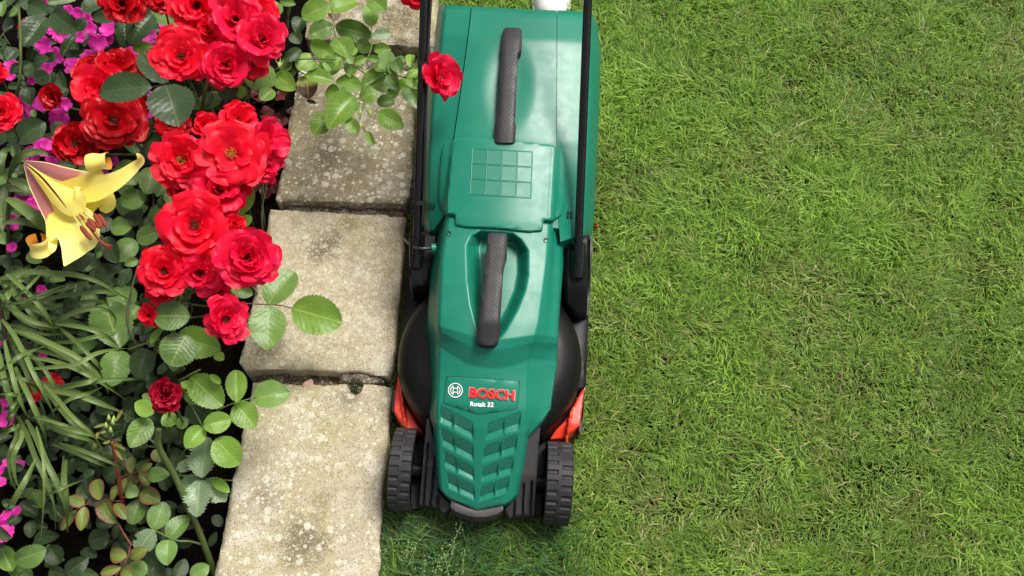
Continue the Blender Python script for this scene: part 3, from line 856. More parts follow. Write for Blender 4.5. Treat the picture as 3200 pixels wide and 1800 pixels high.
# rear flap over the box
fl = [(1418, 434), (1450, 432), (1500, 431), (1560, 435), (1620, 441), (1697, 450), (1729, 453), (1738, 461), (1752, 463), (1763, 473), (1768, 492), (1767, 560), (1764, 640), (1757, 668), (1738, 682), (1729, 688), (1698, 688), (1696, 719), (1655, 724), (1560, 713), (1460, 709), (1424, 703), (1423, 670), (1394, 666), (1384, 656), (1373, 632), (1370, 608), (1375, 530), (1381, 466), (1389, 447), (1402, 441), (1417, 442)]
def flap_ridge(py): return interp(py, [430, 560, 668], [1418, 1404, 1394])
def zflap(px, py):
    u, v = uv_(px, py); zc = interp(v, [430, 560, 690, 715], [.309, .300, .289, .286]) - .013 * (u / 165.0)**2
    ear = zbox(px, min(py, 660)) + .006
    d = flap_ridge(py) - px; rr = px - interp(py, [455, 680], [1738, 1726])
    k = max(sstep(-2, 9, d), sstep(0, 12, rr)); z = zc + (min(zc, ear) - zc) * k
    z += .0015 * (1 - abs(rr + 8) / 10 if abs(rr + 8) < 10 else 0)
    return z
sheet('flap', round_poly(fl, 5, 3), zflap, M['green'], mower, step=6, thick=.007, rnd=.0016, rpx=3, sharp=30)
def rib(a, b, w=2.3):
    n = 8; V, Fc = [], []
    dx, dy = b[0]-a[0], b[1]-a[1]; l = math.hypot(dx, dy); nx, ny = -dy/l, dx/l
    for k in range(n + 1):
        x, y = a[0]+dx*k/n, a[1]+dy*k/n
        for s, h in ((-w, -.0001), (-w*.3, .0007), (w*.3, .0007), (w, -.0001)): V.append(at(x+nx*s, y+ny*s, zflap(x+nx*s, y+ny*s) + h))
    for k in range(n):
        for i in range(3): Fc.append((4*k+i, 4*k+4+i, 4*k+5+i, 4*k+1+i))
    mesh_obj('flap_rib', V, Fc, M['green_gloss'], mower, fix=False, sharp=60)
ga, gb, gc, gd = c2(1050, 208), c2(1655, 240), c2(1637, 708), c2(1027, 668)
L2 = lambda p, q, t: (p[0]+(q[0]-p[0])*t, p[1]+(q[1]-p[1])*t)
for i in range(4):
    for j in range(3):
        c_ = lambda u_, v_: L2(L2(ga, gb, u_/4), L2(gd, gc, u_/4), v_/3)
        q = [c_(i+.06, j+.06), c_(i+.94, j+.06), c_(i+.94, j+.94), c_(i+.06, j+.94)]
        mesh_obj('flap_tile', [at(*p, zflap(*p) + .0006) for p in q], [(0, 3, 2, 1)], M['green_tile'], mower, smooth=False)
for k in range(5): rib(L2(ga, gb, k/4), L2(gd, gc, k/4))
for k in range(4): rib(L2(ga, gd, k/3), L2(gb, gc, k/3))
# vents
for pts in [[(555+29*k, 822), (577+29*k, 824), (577+29*k+7, 752), (575+29*k, 752)] for k in range(4)]:
    project_flat('vent_slot', [c2(*p) for p in pts], [(0, 1, 2, 3)], zbox, .0012, M['hole'], mower)
for pts in [[(1998, 912), (2019, 912), (2023, 838), (2004, 836)], [(2034, 912), (2050, 912), (2053, 842), (2038, 842)]]:
    project_flat('vent_slot', [c2(*p) for p in pts], [(0, 1, 2, 3)], zbox, .0012, M['hole'], mower)

# black chassis: skirt, dome, sockets, fenders, bumper
sk = [(1290, 700), (1850, 720), (1847, 850), (1840, 985), (1835, 1100), (1831, 1210), (1806, 1216), (1776, 1280), (1726, 1335), (1680, 1372), (1640, 1420), (1400, 1420), (1360, 1370), (1325, 1320), (1290, 1250), (1262, 1180), (1254, 1080), (1262, 960), (1272, 850), (1276, 745)]
sheet('chassis', round_poly(sk, 10), lambda px, py: .105, M['black'], mower, step=30, bottom=.04, rnd=.006, rpx=8)
DC = at(1531, 1122, .12); 
def dome():
    V, Fc = [], []; n = 64
    rim = at(1818, 1118, .12) - DC; R0 = rim.length
    prof = [(0, .058), (.55, .056), (.75, .052), (.86, .044), (.94, .030), (.985, .012), (1.0, -.008), (1.0, -.03), (1.012, -.032), (1.015, -.06)]
    for rr, h in prof:
        for k in range(n):
            a = 2*math.pi*k/n; V.append(DC + Vector((R0*rr*math.cos(a), R0*rr*math.sin(a), h)))
    for j in range(len(prof)-1):
        for k in range(n): k2 = (k+1) % n; Fc.append((j*n+k, j*n+k2, (j+1)*n+k2, (j+1)*n+k))
    return mesh_obj('deck_dome', V, Fc, M['black'], mower, fix=True, sharp=45)
dome()
# tube sockets
def socket(poly, zt, boss, name='handle_socket'):
    s = sheet(name, round_poly(poly, 8), zt, M['black'], mower, step=12, bottom=.06, rnd=.006, rpx=8)
    bx, by, br = boss; b = at(bx, by, zt(bx, by) + .004)
    V, Fc = [], []; n = 24; axs = TUBE_DIR
    a = axs.cross(Vector((0, 0, 1))).normalized(); c = axs.cross(a)
    for rr, h in ((1.0, -.05), (1.0, .012), (.88, .014), (.76, .010), (.74, -.02)):
        for k in range(n): t = 2*math.pi*k/n; V.append(b + a*(br*rr*math.cos(t)) + c*(br*rr*math.sin(t)) + axs*h)
    for j in range(4):
        for k in range(n): k2 = (k+1) % n; Fc.append((j*n+k, j*n+k2, (j+1)*n+k2, (j+1)*n+k))
    mesh_obj('socket_collar', V, Fc, M['black_metal'], s, fix=True, sharp=50)
rt0, rt1 = at(1807, 774, .222), at(1837, 0, .47)
TUBE_DIR = (rt1 - rt0).normalized()
lt0 = at(1304, 744, .222); lt1 = at(1326, 20, .47)
socket([(1764, 752), (1842, 732), (1838, 850), (1834, 985), (1800, 1000), (1768, 955), (1762, 850)], lambda px, py: interp(py, [735, 790, 900, 1000], [.205, .200, .172, .125]), (1806, 784, .0155))
socket([(1278, 742), (1330, 722), (1372, 730), (1362, 800), (1345, 850), (1330, 900), (1284, 905), (1275, 840)], lambda px, py: interp(py, [725, 790, 900, 1000], [.205, .200, .172, .125]), (1304, 754, .0155))
sheet('skirt_edge', round_poly([(1846, 735), (1853, 735), (1846, 900), (1838, 985), (1832, 985), (1839, 880)], 3), lambda px, py: .125, M['black_rough'], mower, step=12, thick=.05, rnd=.002, rpx=2)

# handle tubes run on up and out of the picture to the bar
def long_tube(a, b, name):
    d = (b - a).normalized(); pts = [a - d * .03] + [a + d * (k * .12) for k in range(0, 9)]
    return tube(name, pts, .0082, M['black_metal'], mower, 20), pts[-1]
tR, eR = long_tube(rt0, rt1, 'handle_tube'); tL, eL = long_tube(lt0, lt1, 'handle_tube')
tube('handle_bar', [eL + (eR - eL) * (k/8) for k in range(9)], .0125, M['black_metal'], mower, 16)
# power cable beside the left tube, with ties
cp = []
for k in range(24):
    t = k / 23; p = lt0 + (lt1 - lt0) * (.06 + t * 1.5)
    cp.append(p + Vector((.0098 + .0018 * math.sin(t * 11), -.004, .002 + .006 * math.sin(t * 7 + 1))))
tube('cable', cp, .0030, M['cable'], mower, 10)
for tt in (.76, .16):
    p = lt0 + (lt1 - lt0) * tt; tube('cable_tie', [p - TUBE_DIR * .004 + Vector((.003, 0, 0)), p + TUBE_DIR * .004 + Vector((.003, 0, 0))], .0125, M['cable'], mower, 16)
lp = smooth_path([tuple(at(*p)) for p in ((1262, 745, .13), (1285, 766, .20), (1312, 776, .23), (1352, 776, .225))], 6)
tube('bowden_cable', [Vector(p) for p in lp], .0028, M['grey_cable'], mower, 8)
tube('cable_stop', [at(1348, 776, .225), at(1362, 776, .224)], .009, M['green'], mower, 12)

# front fenders with ribs, bumper
def zfen(px, py):
    u, v = uv_(px, py); return interp(v, [1270, 1360, 1470, 1600], [.165, .150, .128, .078]) - .010 * sstep(110, 170, abs(u))
lf = [c4(548, 235), c4(572, 380), c4(600, 520), c4(618, 640), c4(640, 980), c4(748, 1084), c4(750, 1120), c4(692, 1176), c4(650, 1140), c4(600, 1112), c4(458, 1102), c4(480, 850), c4(505, 560), c4(530, 330)]
rf = [c4(1566, 368), c4(1545, 560), c4(1532, 800), c4(1510, 1190), c4(1300, 1198), c4(1284, 1226), c4(1228, 1130), c4(1340, 1030), c4(1400, 700), c4(1440, 490), c4(1480, 440), c4(1540, 350)]
def groove(px, py):
    d = 0
    for pts, w in GROOVES:
        x = interp(py, [p[1] for p in pts], [p[0] for p in pts])
        if pts[0][1] < py: d = max(d, (1 - sstep(w * .35, w, abs(px - x))) * sstep(0, 12, py - pts[0][1]))
    return .010 * d
GROOVES = [([c4(545, 520), c4(530, 700), c4(512, 900), c4(502, 1110)], 4.2), ([c4(610, 640), c4(600, 760), c4(585, 900), c4(562, 1120)], 4.2), ([c4(645, 985), c4(632, 1060), c4(640, 1150)], 6.5),
           ([c4(1325, 1045), c4(1322, 1200)], 4.5), ([c4(1408, 890), c4(1398, 1200)], 4.5), ([c4(1480, 865), c4(1470, 1200)], 4.5)]
for poly in (lf, rf): sheet('front_fender', round_poly(poly, 5, 3), lambda px, py: zfen(px, py) - groove(px, py), M['charcoal'], mower, step=3.5, bottom=.04, rnd=.004, rpx=4, sharp=45)
bpoly = [c4(752, 1036), c4(800, 1072), c4(900, 1118), c4(985, 1142), c4(1080, 1130), c4(1170, 1102), c4(1222, 1078), c4(1226, 1140), c4(1170, 1180), c4(1080, 1202), c4(985, 1208), c4(890, 1190), c4(800, 1158), c4(748, 1120)]
def zbump(px, py):
    u, v = uv_(px, py); return interp(v, [1555, 1580, 1605, 1625], [.112, .111, .109, .106])
sheet('bumper', round_poly(bpoly, 3, 2), zbump, M['bumper'], mower, step=8, bottom=.05, rnd=.0012, rpx=2)
# solid black underside seen below the nose
un = [(1312, 1540), (1668, 1560), (1672, 1606), (1610, 1612), (1575, 1600), (1490, 1612), (1410, 1590), (1360, 1588), (1310, 1578)]
sheet('underbody', round_poly(un, 6), lambda px, py: .055, M['black'], mower, step=40, bottom=.028, rnd=.003, rpx=4)

for pts_ in ([(1292, 1335), (1330, 1340), (1322, 1480), (1314, 1590), (1284, 1590)], [(1674, 1375), (1706, 1370), (1696, 1500), (1690, 1612), (1668, 1612)]):
    sheet('wheel_shade_plate', round_poly(pts_, 6), lambda px, py: .052, M['black'], mower, step=40, bottom=.03, rnd=.003, rpx=4)  # black plates added as the shadow between wheels and fenders
# red grass combs at both front corners
rc = [(1820, 1214), (1826, 1222), (1812, 1330), (1790, 1349), (1777, 1356), (1775, 1384), (1762, 1382), (1761, 1372), (1716, 1374), (1735, 1345), (1762, 1318), (1784, 1285), (1804, 1245)]
def zred(px, py): return .088 + .018 * (1 - sstep(0, 7, abs(px - interp(py, [1240, 1384], [1790, 1768])))) - .012 * sstep(1320, 1380, py)
sheet('grass_comb', round_poly(rc, 4, 3), zred, M['red'], mower, step=4, bottom=.02, rnd=.004, rpx=4, sharp=50)
lc = [(1243, 1172), (1256, 1215), (1272, 1270), (1300, 1318), (1322, 1352), (1290, 1346), (1262, 1336), (1256, 1326), (1230, 1284), (1236, 1220)]
sheet('grass_comb', round_poly(lc, 4, 3), lambda px, py: .088 + .016 * (1 - sstep(0, 8, abs(px - interp(py, [1180, 1345], [1250, 1268])))), M['red'], mower, step=4, bottom=.02, rnd=.004, rpx=4, sharp=50)
sheet('comb_guard', round_poly([(1821, 1210), (1829, 1208), (1824, 1280), (1818, 1345), (1812, 1352), (1809, 1345), (1816, 1280)], 3), lambda px, py: .085, M['black_metal'], mower, step=12, thick=.06, rnd=.002, rpx=2)
sheet('comb_guard', round_poly([(1236, 1170), (1242, 1172), (1236, 1220), (1229, 1286), (1224, 1284), (1229, 1220)], 3), lambda px, py: .085, M['black_metal'], mower, step=12, thick=.06, rnd=.002, rpx=2)

# wheels
def wheel(px, py, zc, rad, width, flip, name='wheel'):
    c = at(px, py, zc)
    ax = Vector((1, 0, 0)); f = Vector((0, 1, 0)); up = Vector((0, 0, 1))
    w2 = width / 2; NPER, SUB = 26, 6; n = NPER * SUB
    lat = [-1.0, -.97, -.93, -.90, -.20, -.10, .10, .20, .90, .93, .97, 1.0]
    V, Fc = [], []
    for i, s in enumerate(lat):
        for k in range(n):
            ph = (k % SUB) / SUB; r = rad - (.0045 if abs(s) > .985 else .0015 if abs(s) > .95 else 0)
            a = 2*math.pi*k/n
            if i in (3, 4, 7, 8):
                p2 = ph if i in (3, 4) else (ph + .5) % 1.0
                if .15 < p2 < .40: r -= .0028
            V.append(c + ax*(s*w2) + f*(r*math.cos(a)) + up*(r*math.sin(a)))
    m = len(lat)
    for i in range(m - 1):
        for k in range(n): k2 = (k+1) % n; Fc.append((i*n+k, i*n+k2, (i+1)*n+k2, (i+1)*n+k))
    root = empty(name, c); root.parent = mower; root.location = c - wloc(mower)
    ty = mesh_obj('tyre', V, Fc, M['rubber'], root, fix=True, sharp=28)
    # side walls, hub, spokes
    V, Fc = [], []; n = 40
    for s in (-1, 1):
        b = len(V); prof = [(rad - .0045, 1.0), (rad - .012, .97), (rad - .014, .6), (rad * .42, .45), (rad * .38, .75), (rad * .30, .8), (.0125, .85), (.012, 1.75 if s == flip else .9), (.006, 1.78 if s == flip else .9), (.001, 1.78 if s == flip else .9)]
        for rr, h in prof:
            for k in range(n): a = 2*math.pi*k/n; V.append(c + ax*(s*w2*h) + f*(rr*math.cos(a)) + up*(rr*math.sin(a)))
        for j in range(len(prof)-1):
            for k in range(n): k2 = (k+1) % n; Fc.append((b+j*n+k, b+j*n+k2, b+(j+1)*n+k2, b+(j+1)*n+k))
    mesh_obj('rim', V, Fc, M['black'], root, fix=True, sharp=40)
    tube('axle', [c + ax*(flip*w2*1.7), c + ax*(flip*w2*2.1)], .0035, M['steel'], root, 10)
    return root
wheel(1741, 1510, .078, .0765, .0485, -1)
wheel(1263, 1466, .078, .0765, .0410, 1)
wheel(1815, 640, .085, .082, .045, -1); wheel(1330, 610, .085, .082, .045, 1)

# ================================================================== SHOE behind the box
def shoe():
    root = empty('shoe', at(1722, -60, 0), 'white leather shoe toe on the grass behind the grass box', 'shoe')
    toe = at(1722, 44, .05); sc = 1.0
    st = [(0, .012, .030), (.008, .026, .044), (.025, .037, .056), (.055, .0445, .064), (.09, .047, .072), (.13, .044, .084), (.17, .039, .098), (.21, .036, .105), (.25, .034, .100), (.275, .026, .085), (.285, .012, .06)]
    V, Fc = [], []; n = 20
    for y, w, h in st:
        for k in range(n):
            a = math.pi * k / (n - 1); V.append(Vector((toe.x + w*math.cos(a), toe.y + y, .018 + (h - .018) * math.sin(a) ** .75)))
    for j in range(len(st)-1):
        for k in range(n-1): Fc.append((j*n+k, j*n+k+1, (j+1)*n+k+1, (j+1)*n+k))
    mesh_obj('upper', V, Fc, M['white_shoe'], root, fix=True, sharp=60)
    V, Fc = [], []; n = len(st)
    L = [(toe.x - (w + .004), toe.y + y - (.004 if i == 0 else 0)) for i, (y, w, h) in enumerate(st)]; Rr = [(toe.x + (w + .004), toe.y + y - (.004 if i == 0 else 0)) for i, (y, w, h) in enumerate(st)]
    ring = L + Rr[::-1]
    V = [(x, y, .001) for x, y in ring] + [(x, y, .021) for x, y in ring]; m = len(ring)
    Fc = [(k, (k+1) % m, m+(k+1) % m, m+k) for k in range(m)] + [tuple(range(m, 2*m))]
    mesh_obj('sole', V, Fc, M['white_shoe'], root, fix=True, sharp=40)
shoe()

exec_plants = True
# ================================================================== PLANTS
VIEW = lambda p: (CAM - Vector(p)).normalized()
def cropA(x, y): return .31056*x, .31056*y
def cropB(x, y): return 600 + .31056*x, .31056*y
def cropC(x, y): return .3451*x, 400 + .3451*y
def cropD(x, y): return 400 + .3451*x, 400 + .3451*y
def cropE(x, y): return .3451*x, 850 + .3451*y
def cropF(x, y): return 400 + .3451*x, 850 + .3451*y
def cropG(x, y): return .3451*x, 1300 + .3451*y

# ---- shared leaf meshes: serrated, folded on the midrib, gently curved
def leaf_mesh(name, seed, fullness=.62, serr=.045, holes=False):
    r = random.Random(seed); NR = 26; cols = [-1, -.66, -.33, 0, .33, .66, 1]
    V, uvs, Fc = [], [], []
    fold, droop, twist = r.uniform(.08, .34), r.uniform(.05, .36), r.uniform(-.25, .25)
    px = r.uniform(.44, .52)
    for j in range(NR + 1):
        s = j / NR
        w = (s ** .62) * ((1 - s) ** fullness) / ((.5 ** .62) * (.5 ** fullness)) * .5
        w = min(w, .5); w = max(w, .012 if 0 < j < NR else .006)
        for c in cols:
            e = 1.0
            if abs(c) == 1: e = 1 + (serr if j % 2 else -serr) * (1.2 if s > .15 else .3)
            if holes and abs(c) >= .66: e *= 1 - .55 * max(0, noise.noise(Vector((s*6 + seed, c*2, seed))))
            x = c * w * e
            z = fold * abs(x) * 1.3 - droop * (s - .35) ** 2 * 1.2 + twist * x * (s - .5) * 2
            z += .006 * math.sin(s * 8 * 6.283 - abs(c) * 2.2) * abs(c) * (1 - s) + .03 * noise.noise(Vector((c*1.1 + seed, s*2.2, 4))) + .02 * noise.noise(Vector((x*4, s*4, seed)))
            V.append((x, s, z)); uvs.append((c * .5 + .5, s))
    n = len(cols)
    for j in range(NR):
        for i in range(n - 1): Fc.append((j*n+i, j*n+i+1, (j+1)*n+i+1, (j+1)*n+i))
    me = bpy.data.meshes.new(name); me.from_pydata(V, [], Fc); ul = me.uv_layers.new(name='UVMap')
    for l in me.loops: ul.data[l.index].uv = uvs[l.vertex_index]
    me.polygons.foreach_set('use_smooth', [True] * len(me.polygons)); me.update(); return me
LEAF = {}
for key in ('leaf_dark', 'leaf', 'leaf_bright', 'leaf_red', 'leaf_silver', 'leaf_sick'):
    LEAF[key] = []
    for k in range(5):
        me = leaf_mesh('leaf', k * 7 + 3, .58 + .04 * k, .04 if key != 'leaf_silver' else .10, holes=key == 'leaf_silver')
        me.materials.append(M[key]); LEAF[key].append(me)

def leaf(parent, bx, by, tx, ty, wpx, z, kind='leaf', dz=None, name='leaf', jit=.35):
    lpx = math.hypot(tx - bx, ty - by)
    dz = random.uniform(-.012, .010) if dz is None else dz
    B, T = at(bx, by, z), at(tx, ty, z + dz); y = T - B; L = y.length; y.normalize()
    nrm = (VIEW(B) * .55 + Vector((0, 0, .5)) + Vector((random.uniform(-1, 1), random.uniform(-1, 1), 0)) * jit).normalized()
    xx = y.cross(nrm).normalized(); nz = xx.cross(y)
    W = L * wpx / lpx * 1.08
    Mx = Matrix(((xx.x*W, y.x*L, nz.x*L, B.x), (xx.y*W, y.y*L, nz.y*L, B.y), (xx.z*W, y.z*L, nz.z*L, B.z), (0, 0, 0, 1)))
    return place(name, random.choice(LEAF[kind]), Mx, parent)

# ---- shared petals
def petal_mesh(name, seed, mat, notch=.06, wav=.05):
    r = random.Random(seed); NU, NV = 10, 10; V, uvs, Fc = [], [], []
    ph, cup, roll = r.uniform(0, 6.28), r.uniform(.22, .42), r.uniform(.10, .32)
    for j in range(NV + 1):
        s = j / NV
        w = .13 + .42 * math.sin(min(1, s / .74) * math.pi / 2) ** 1.15
        if s > .74: w *= math.sqrt(max(0.02, 1 - ((s - .74) / .285) ** 2))
        for i in range(NU + 1):
            c = i / NU * 2 - 1; x = c * w
            y = s - notch * (1 - abs(c)) ** 2 * s ** 4 + .03 * math.sin(c * 5 + ph) * s * s
            z = cup * x * x * 1.6 + .16 * s * s - roll * max(0, s - .62) ** 2 * 3.2
            z += wav * s * s * math.sin(c * (4.2 + seed % 3) + ph) + .03 * noise.noise(Vector((x*3, s*3, seed)))
            V.append((x, y, z)); uvs.append((c*.5+.5, s))
    n = NU + 1
    Fc = [(j*n+i, j*n+i+1, (j+1)*n+i+1, (j+1)*n+i) for j in range(NV) for i in range(NU)]
    me = bpy.data.meshes.new(name); me.from_pydata(V, [], Fc); ul = me.uv_layers.new(name='UVMap')
    for l in me.loops: ul.data[l.index].uv = uvs[l.vertex_index]
    me.materials.append(mat); me.polygons.foreach_set('use_smooth', [True] * len(me.polygons)); me.update(); return me
PETAL = {k: [petal_mesh('petal', s * 5 + 1, M[k]) for s in range(7)] for k in ('petal', 'petal_rosy', 'petal_deep', 'petal_crimson')}
PINK = [petal_mesh('petal', 60 + s, M['petal_pink'], .16, .02) for s in range(3)]
LITTER = [petal_mesh('petal', 90 + s, M['leaf_litter'], .05, .12) for s in range(4)]

def eye_mesh(name, mat, n=46, rad=.10, seed=0):
    r = random.Random(seed); V, Fc = [], []
    for k in range(n):
        a, q = r.uniform(0, 6.283), rad * math.sqrt(r.random()); x, y = q*math.cos(a), q*math.sin(a); h = .16 + r.uniform(0, .10)
        ox, oy = x*1.5, y*1.5; s = .016; b = len(V)
        V += [(x-.004, y, 0), (x+.004, y, 0), (ox+.004, oy, h), (ox-.004, oy, h)]; Fc.append((b, b+1, b+2, b+3))
        b = len(V)
        V += [(ox-s, oy-s, h), (ox+s, oy-s, h), (ox+s, oy+s, h+.01), (ox-s, oy+s, h+.01), (ox, oy, h+.035)]
        Fc += [(b, b+1, b+4), (b+1, b+2, b+4), (b+2, b+3, b+4), (b+3, b, b+4)]
    for k in range(10):                                              # calyx below
        a = 2*math.pi*k/10; V.append((.10*math.cos(a), .10*math.sin(a), .02))
    V.append((0, 0, -.14)); m = len(V)
    for k in range(10): Fc.append((m-11+k, m-11+(k+1) % 10, m-1))
    me = bpy.data.meshes.new(name); me.from_pydata(V, [], Fc); me.materials.append(mat); me.update(); return me
EYE_D = [eye_mesh('rose_flower', M['stamen'], 60, .10, s) for s in range(2)]
EYE_G = [eye_mesh('rose_flower', M['stamen_gold'], 70, .11, s + 5) for s in range(2)]

def frame(p, n, spin, s):
    n = n.normalized(); a = n.cross(Vector((math.cos(spin), math.sin(spin), .01))).normalized(); b = n.cross(a)
    return Matrix(((a.x*s, b.x*s, n.x*s, p.x), (a.y*s, b.y*s, n.y*s, p.y), (a.z*s, b.z*s, n.z*s, p.z), (0, 0, 0, 1)))

STYLES = {
 'open': [(6, 1.0, 4, 1.2), (6, .88, 18, 1.15), (5, .68, 36, 1.15), (4, .44, 58, 1.1)],
 'full': [(6, 1.0, 6, 1.2), (5, .90, 24, 1.2), (5, .76, 44, 1.2), (4, .62, 62, 1.2), (4, .50, 74, 1.2), (3, .38, 84, 1.25)],
 'messy': [(7, 1.0, 4, 1.0), (6, .90, 24, 1.05), (6, .72, 42, 1.0), (5, .52, 60, .95)],
 'cup': [(5, 1.0, 34, 1.15), (5, .95, 52, 1.15), (5, .82, 66, 1.1), (4, .66, 77, 1.1), (3, .5, 85, 1.1)],
 'flat': [(6, 1.0, 2, 1.3), (5, .86, 12, 1.25), (5, .58, 30, 1.15)],
}
bushC_ = None
def rose(parent, px, py, rpx, z, style='open', kind='petal', tilt=(0, 0), gold=False, label=None, spin=None):
    rpx *= .99
    p = at(px, py, z); s = rpx / pscale(px, py, z)
    n = VIEW(p) * .75 + Vector((0, 0, .4)) + RT * tilt[0] - UP * tilt[1]
    spin = random.uniform(0, 6.28) if spin is None else spin
    f = place('rose_flower', random.choice(EYE_G if gold else EYE_D), frame(p - n.normalized() * s * .25, n, spin, s), parent)
    if label: f['label'] = label
    if z > .15 and parent is not bushC_:                                                     # its own cane down into the bush
        g0 = wloc(parent); b0 = Vector((p.x + (g0.x - p.x) * .45, p.y + (g0.y - p.y) * .45, -.07)); q0 = p - n.normalized() * s * .35
        cp_ = smooth_path([tuple(b0), tuple(b0.lerp(q0, .55) + Vector((-.012, .0, -.02))), tuple(q0 - Vector((0, 0, .03))), tuple(q0)], 4)
        tube('stem', [Vector(c) for c in cp_], .0022, M['stem'], parent, 6)
    for li, (cnt, ln, el, wf) in enumerate(STYLES[style]):
        a0 = random.uniform(0, 6.28)
        for k in range(cnt):
            a = a0 + 2*math.pi*(k + random.uniform(-.16, .16))/cnt
            jt = 20 if style == 'messy' else 11; e = R(el + random.uniform(-jt, jt) + (8 if style == 'messy' and random.random() < .3 else 0)); l = ln * (random.uniform(.70, 1.12) if style == 'messy' else random.uniform(.88, 1.08))
            rd = Vector((math.cos(a), math.sin(a), 0)); tg = Vector((-rd.y, rd.x, 0)); Z = Vector((0, 0, 1))
            y = rd*math.cos(e) + Z*math.sin(e); nn = -rd*math.sin(e) + Z*math.cos(e)
            ro = random.uniform(-.45, .45) if style == 'messy' else random.uniform(-.25, .25); tg, nn = tg*math.cos(ro) + nn*math.sin(ro), nn*math.cos(ro) - tg*math.sin(ro)
            w = l * wf * random.uniform(.92, 1.12); xx = y.cross(nn) * w; o_ = rd * (.02 + .02*li) + Z * (.012*li)
            Mx = Matrix(((xx.x, y.x*l, nn.x*l, o_.x), (xx.y, y.y*l, nn.y*l, o_.y), (xx.z, y.z*l, nn.z*l, o_.z), (0, 0, 0, 1)))
            q = bpy.data.objects.new('petal', random.choice(PETAL[kind])); COL.objects.link(q); q.parent = f; q.matrix_local = Mx
    return f

def stem(parent, pts, r=.003, mat='stem', name='stem', taper=.7):
    P = [Vector(p) for p in smooth_path([tuple(at(*q)) for q in pts], 5)]; n = len(P)
    return tube(name, P, [r * (1 - (1 - taper) * i / (n - 1)) for i in range(n)], M[mat], parent, 8)

def thorn(parent, px, py, z, dx, dy, mat='stem_red'):
    b, t = at(px, py, z), at(px + dx, py + dy, z + .003); a = (t - b).cross(Vector((0, 0, 1))).normalized() * .0016
    mesh_obj('thorn', [b - (t-b).normalized()*.0025, b + a, b - a, t, b + Vector((0, 0, .002))], [(0, 1, 4), (1, 3, 4), (3, 2, 4), (2, 0, 4), (0, 2, 3, 1)], M[mat], parent, smooth=False)

K = 1.24224                                                          # 2576-wide view -> 3200
# ---------------------------------------------------------------- rose bush, upper cluster
bushA = empty('rose_bush', at(520, 180, -.05), 'rose bush with a crowded head of bright red blooms around two large wet leaves', 'rose bush', 'red rose bushes in the bed')
for a in [(455, 140, 72, .43, 'open', 'petal', (0, 0)), (570, 162, 62, .42, 'full', 'petal_rosy', (.1, .1)), (662, 100, 68, .43, 'messy', 'petal_rosy', (.25, 0)), (590, 48, 78, .44, 'messy', 'petal_rosy', (0, .1)), (495, 12, 70, .43, 'messy', 'petal', (0, .2)), (308, 10, 56, .36, 'messy', 'petal_deep', (0, .2)), (400, -8, 40, .38, 'messy', 'petal_deep', (0, .1)), (258, 232, 88, .33, 'messy', 'petal', (-.2, 0)), (285, 300, 78, .35, 'open', 'petal_deep', (0, .1)), (188, 362, 62, .31, 'messy', 'petal_deep', (-.1, .1)), (295, 172, 62, .32, 'messy', 'petal_deep', (0, -.3)), (430, 312, 50, .33, 'messy', 'petal_deep', (0, .4)), (138, 245, 40, .20, 'cup', 'petal_deep', (-.5, .2)), (655, 25, 50, .41, 'flat', 'petal', (.2, -.2)), (640, 160, 40, .40, 'flat', 'petal', (.3, .3)), (525, 70, 50, .41, 'messy', 'petal', (0, 0)), (610, 110, 44, .40, 'messy', 'petal', (0, 0)), (230, 180, 50, .30, 'messy', 'petal_deep', (-.2, -.2)), (330, 215, 50, .31, 'messy', 'petal_deep', (0, 0))]:
    x, y, r, z, st, kd, tl = a; rose(bushA, x*K, y*K, r*K, z, st, kd, tl)
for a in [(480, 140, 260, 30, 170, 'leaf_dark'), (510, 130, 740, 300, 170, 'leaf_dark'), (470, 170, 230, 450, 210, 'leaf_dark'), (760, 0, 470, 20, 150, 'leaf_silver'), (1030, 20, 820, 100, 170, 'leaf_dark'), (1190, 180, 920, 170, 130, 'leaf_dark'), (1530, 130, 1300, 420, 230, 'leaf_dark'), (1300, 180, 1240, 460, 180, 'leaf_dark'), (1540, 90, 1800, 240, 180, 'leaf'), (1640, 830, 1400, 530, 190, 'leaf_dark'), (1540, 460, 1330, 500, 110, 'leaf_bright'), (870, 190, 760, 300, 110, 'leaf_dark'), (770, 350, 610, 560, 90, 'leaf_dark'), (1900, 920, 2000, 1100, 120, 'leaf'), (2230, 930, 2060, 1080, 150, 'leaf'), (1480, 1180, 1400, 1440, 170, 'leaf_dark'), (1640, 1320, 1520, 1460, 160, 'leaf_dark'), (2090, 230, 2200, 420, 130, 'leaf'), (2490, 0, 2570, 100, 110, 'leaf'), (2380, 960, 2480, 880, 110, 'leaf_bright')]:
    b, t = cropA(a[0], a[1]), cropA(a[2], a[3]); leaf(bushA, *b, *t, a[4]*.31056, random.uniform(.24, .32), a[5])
big1, big2 = cropA(1525, 870), cropA(980, 915)
leaf(bushA, *big1, *big2, 96, .44, 'leaf_dark', 0, jit=.1); leaf(bushA, *cropA(1665, 850), *cropA(1800, 1262), 106, .44, 'leaf_dark', 0, jit=.1)
for a in [(840, 840, 520, 715, 260, 'leaf'), (470, 900, 250, 930, 170, 'leaf_dark'), (430, 1200, 560, 1060, 130, 'leaf_bright'), (870, 20, 740, 160, 190, 'leaf'), (880, 0, 1030, 40, 80, 'leaf'), (1040, 900, 815, 735, 160, 'leaf_bright'), (820, 900, 690, 1000, 120, 'leaf_bright'), (200, 940, 110, 1080, 130, 'leaf_dark'), (1000, 610, 880, 700, 120, 'leaf'), (520, 870, 470, 990, 100, 'leaf_bright'), (560, 10, 640, 60, 90, 'leaf_bright')]:
    b, t = cropB(a[0], a[1]), cropB(a[2], a[3]); leaf(bushA, *b, *t, a[4]*.31056, random.uniform(.28, .34), a[5])
stem(bushA, [(640, 420, .02), (632, 350, .24), (638, 300, .36), (650, 250, .40)], .0048)
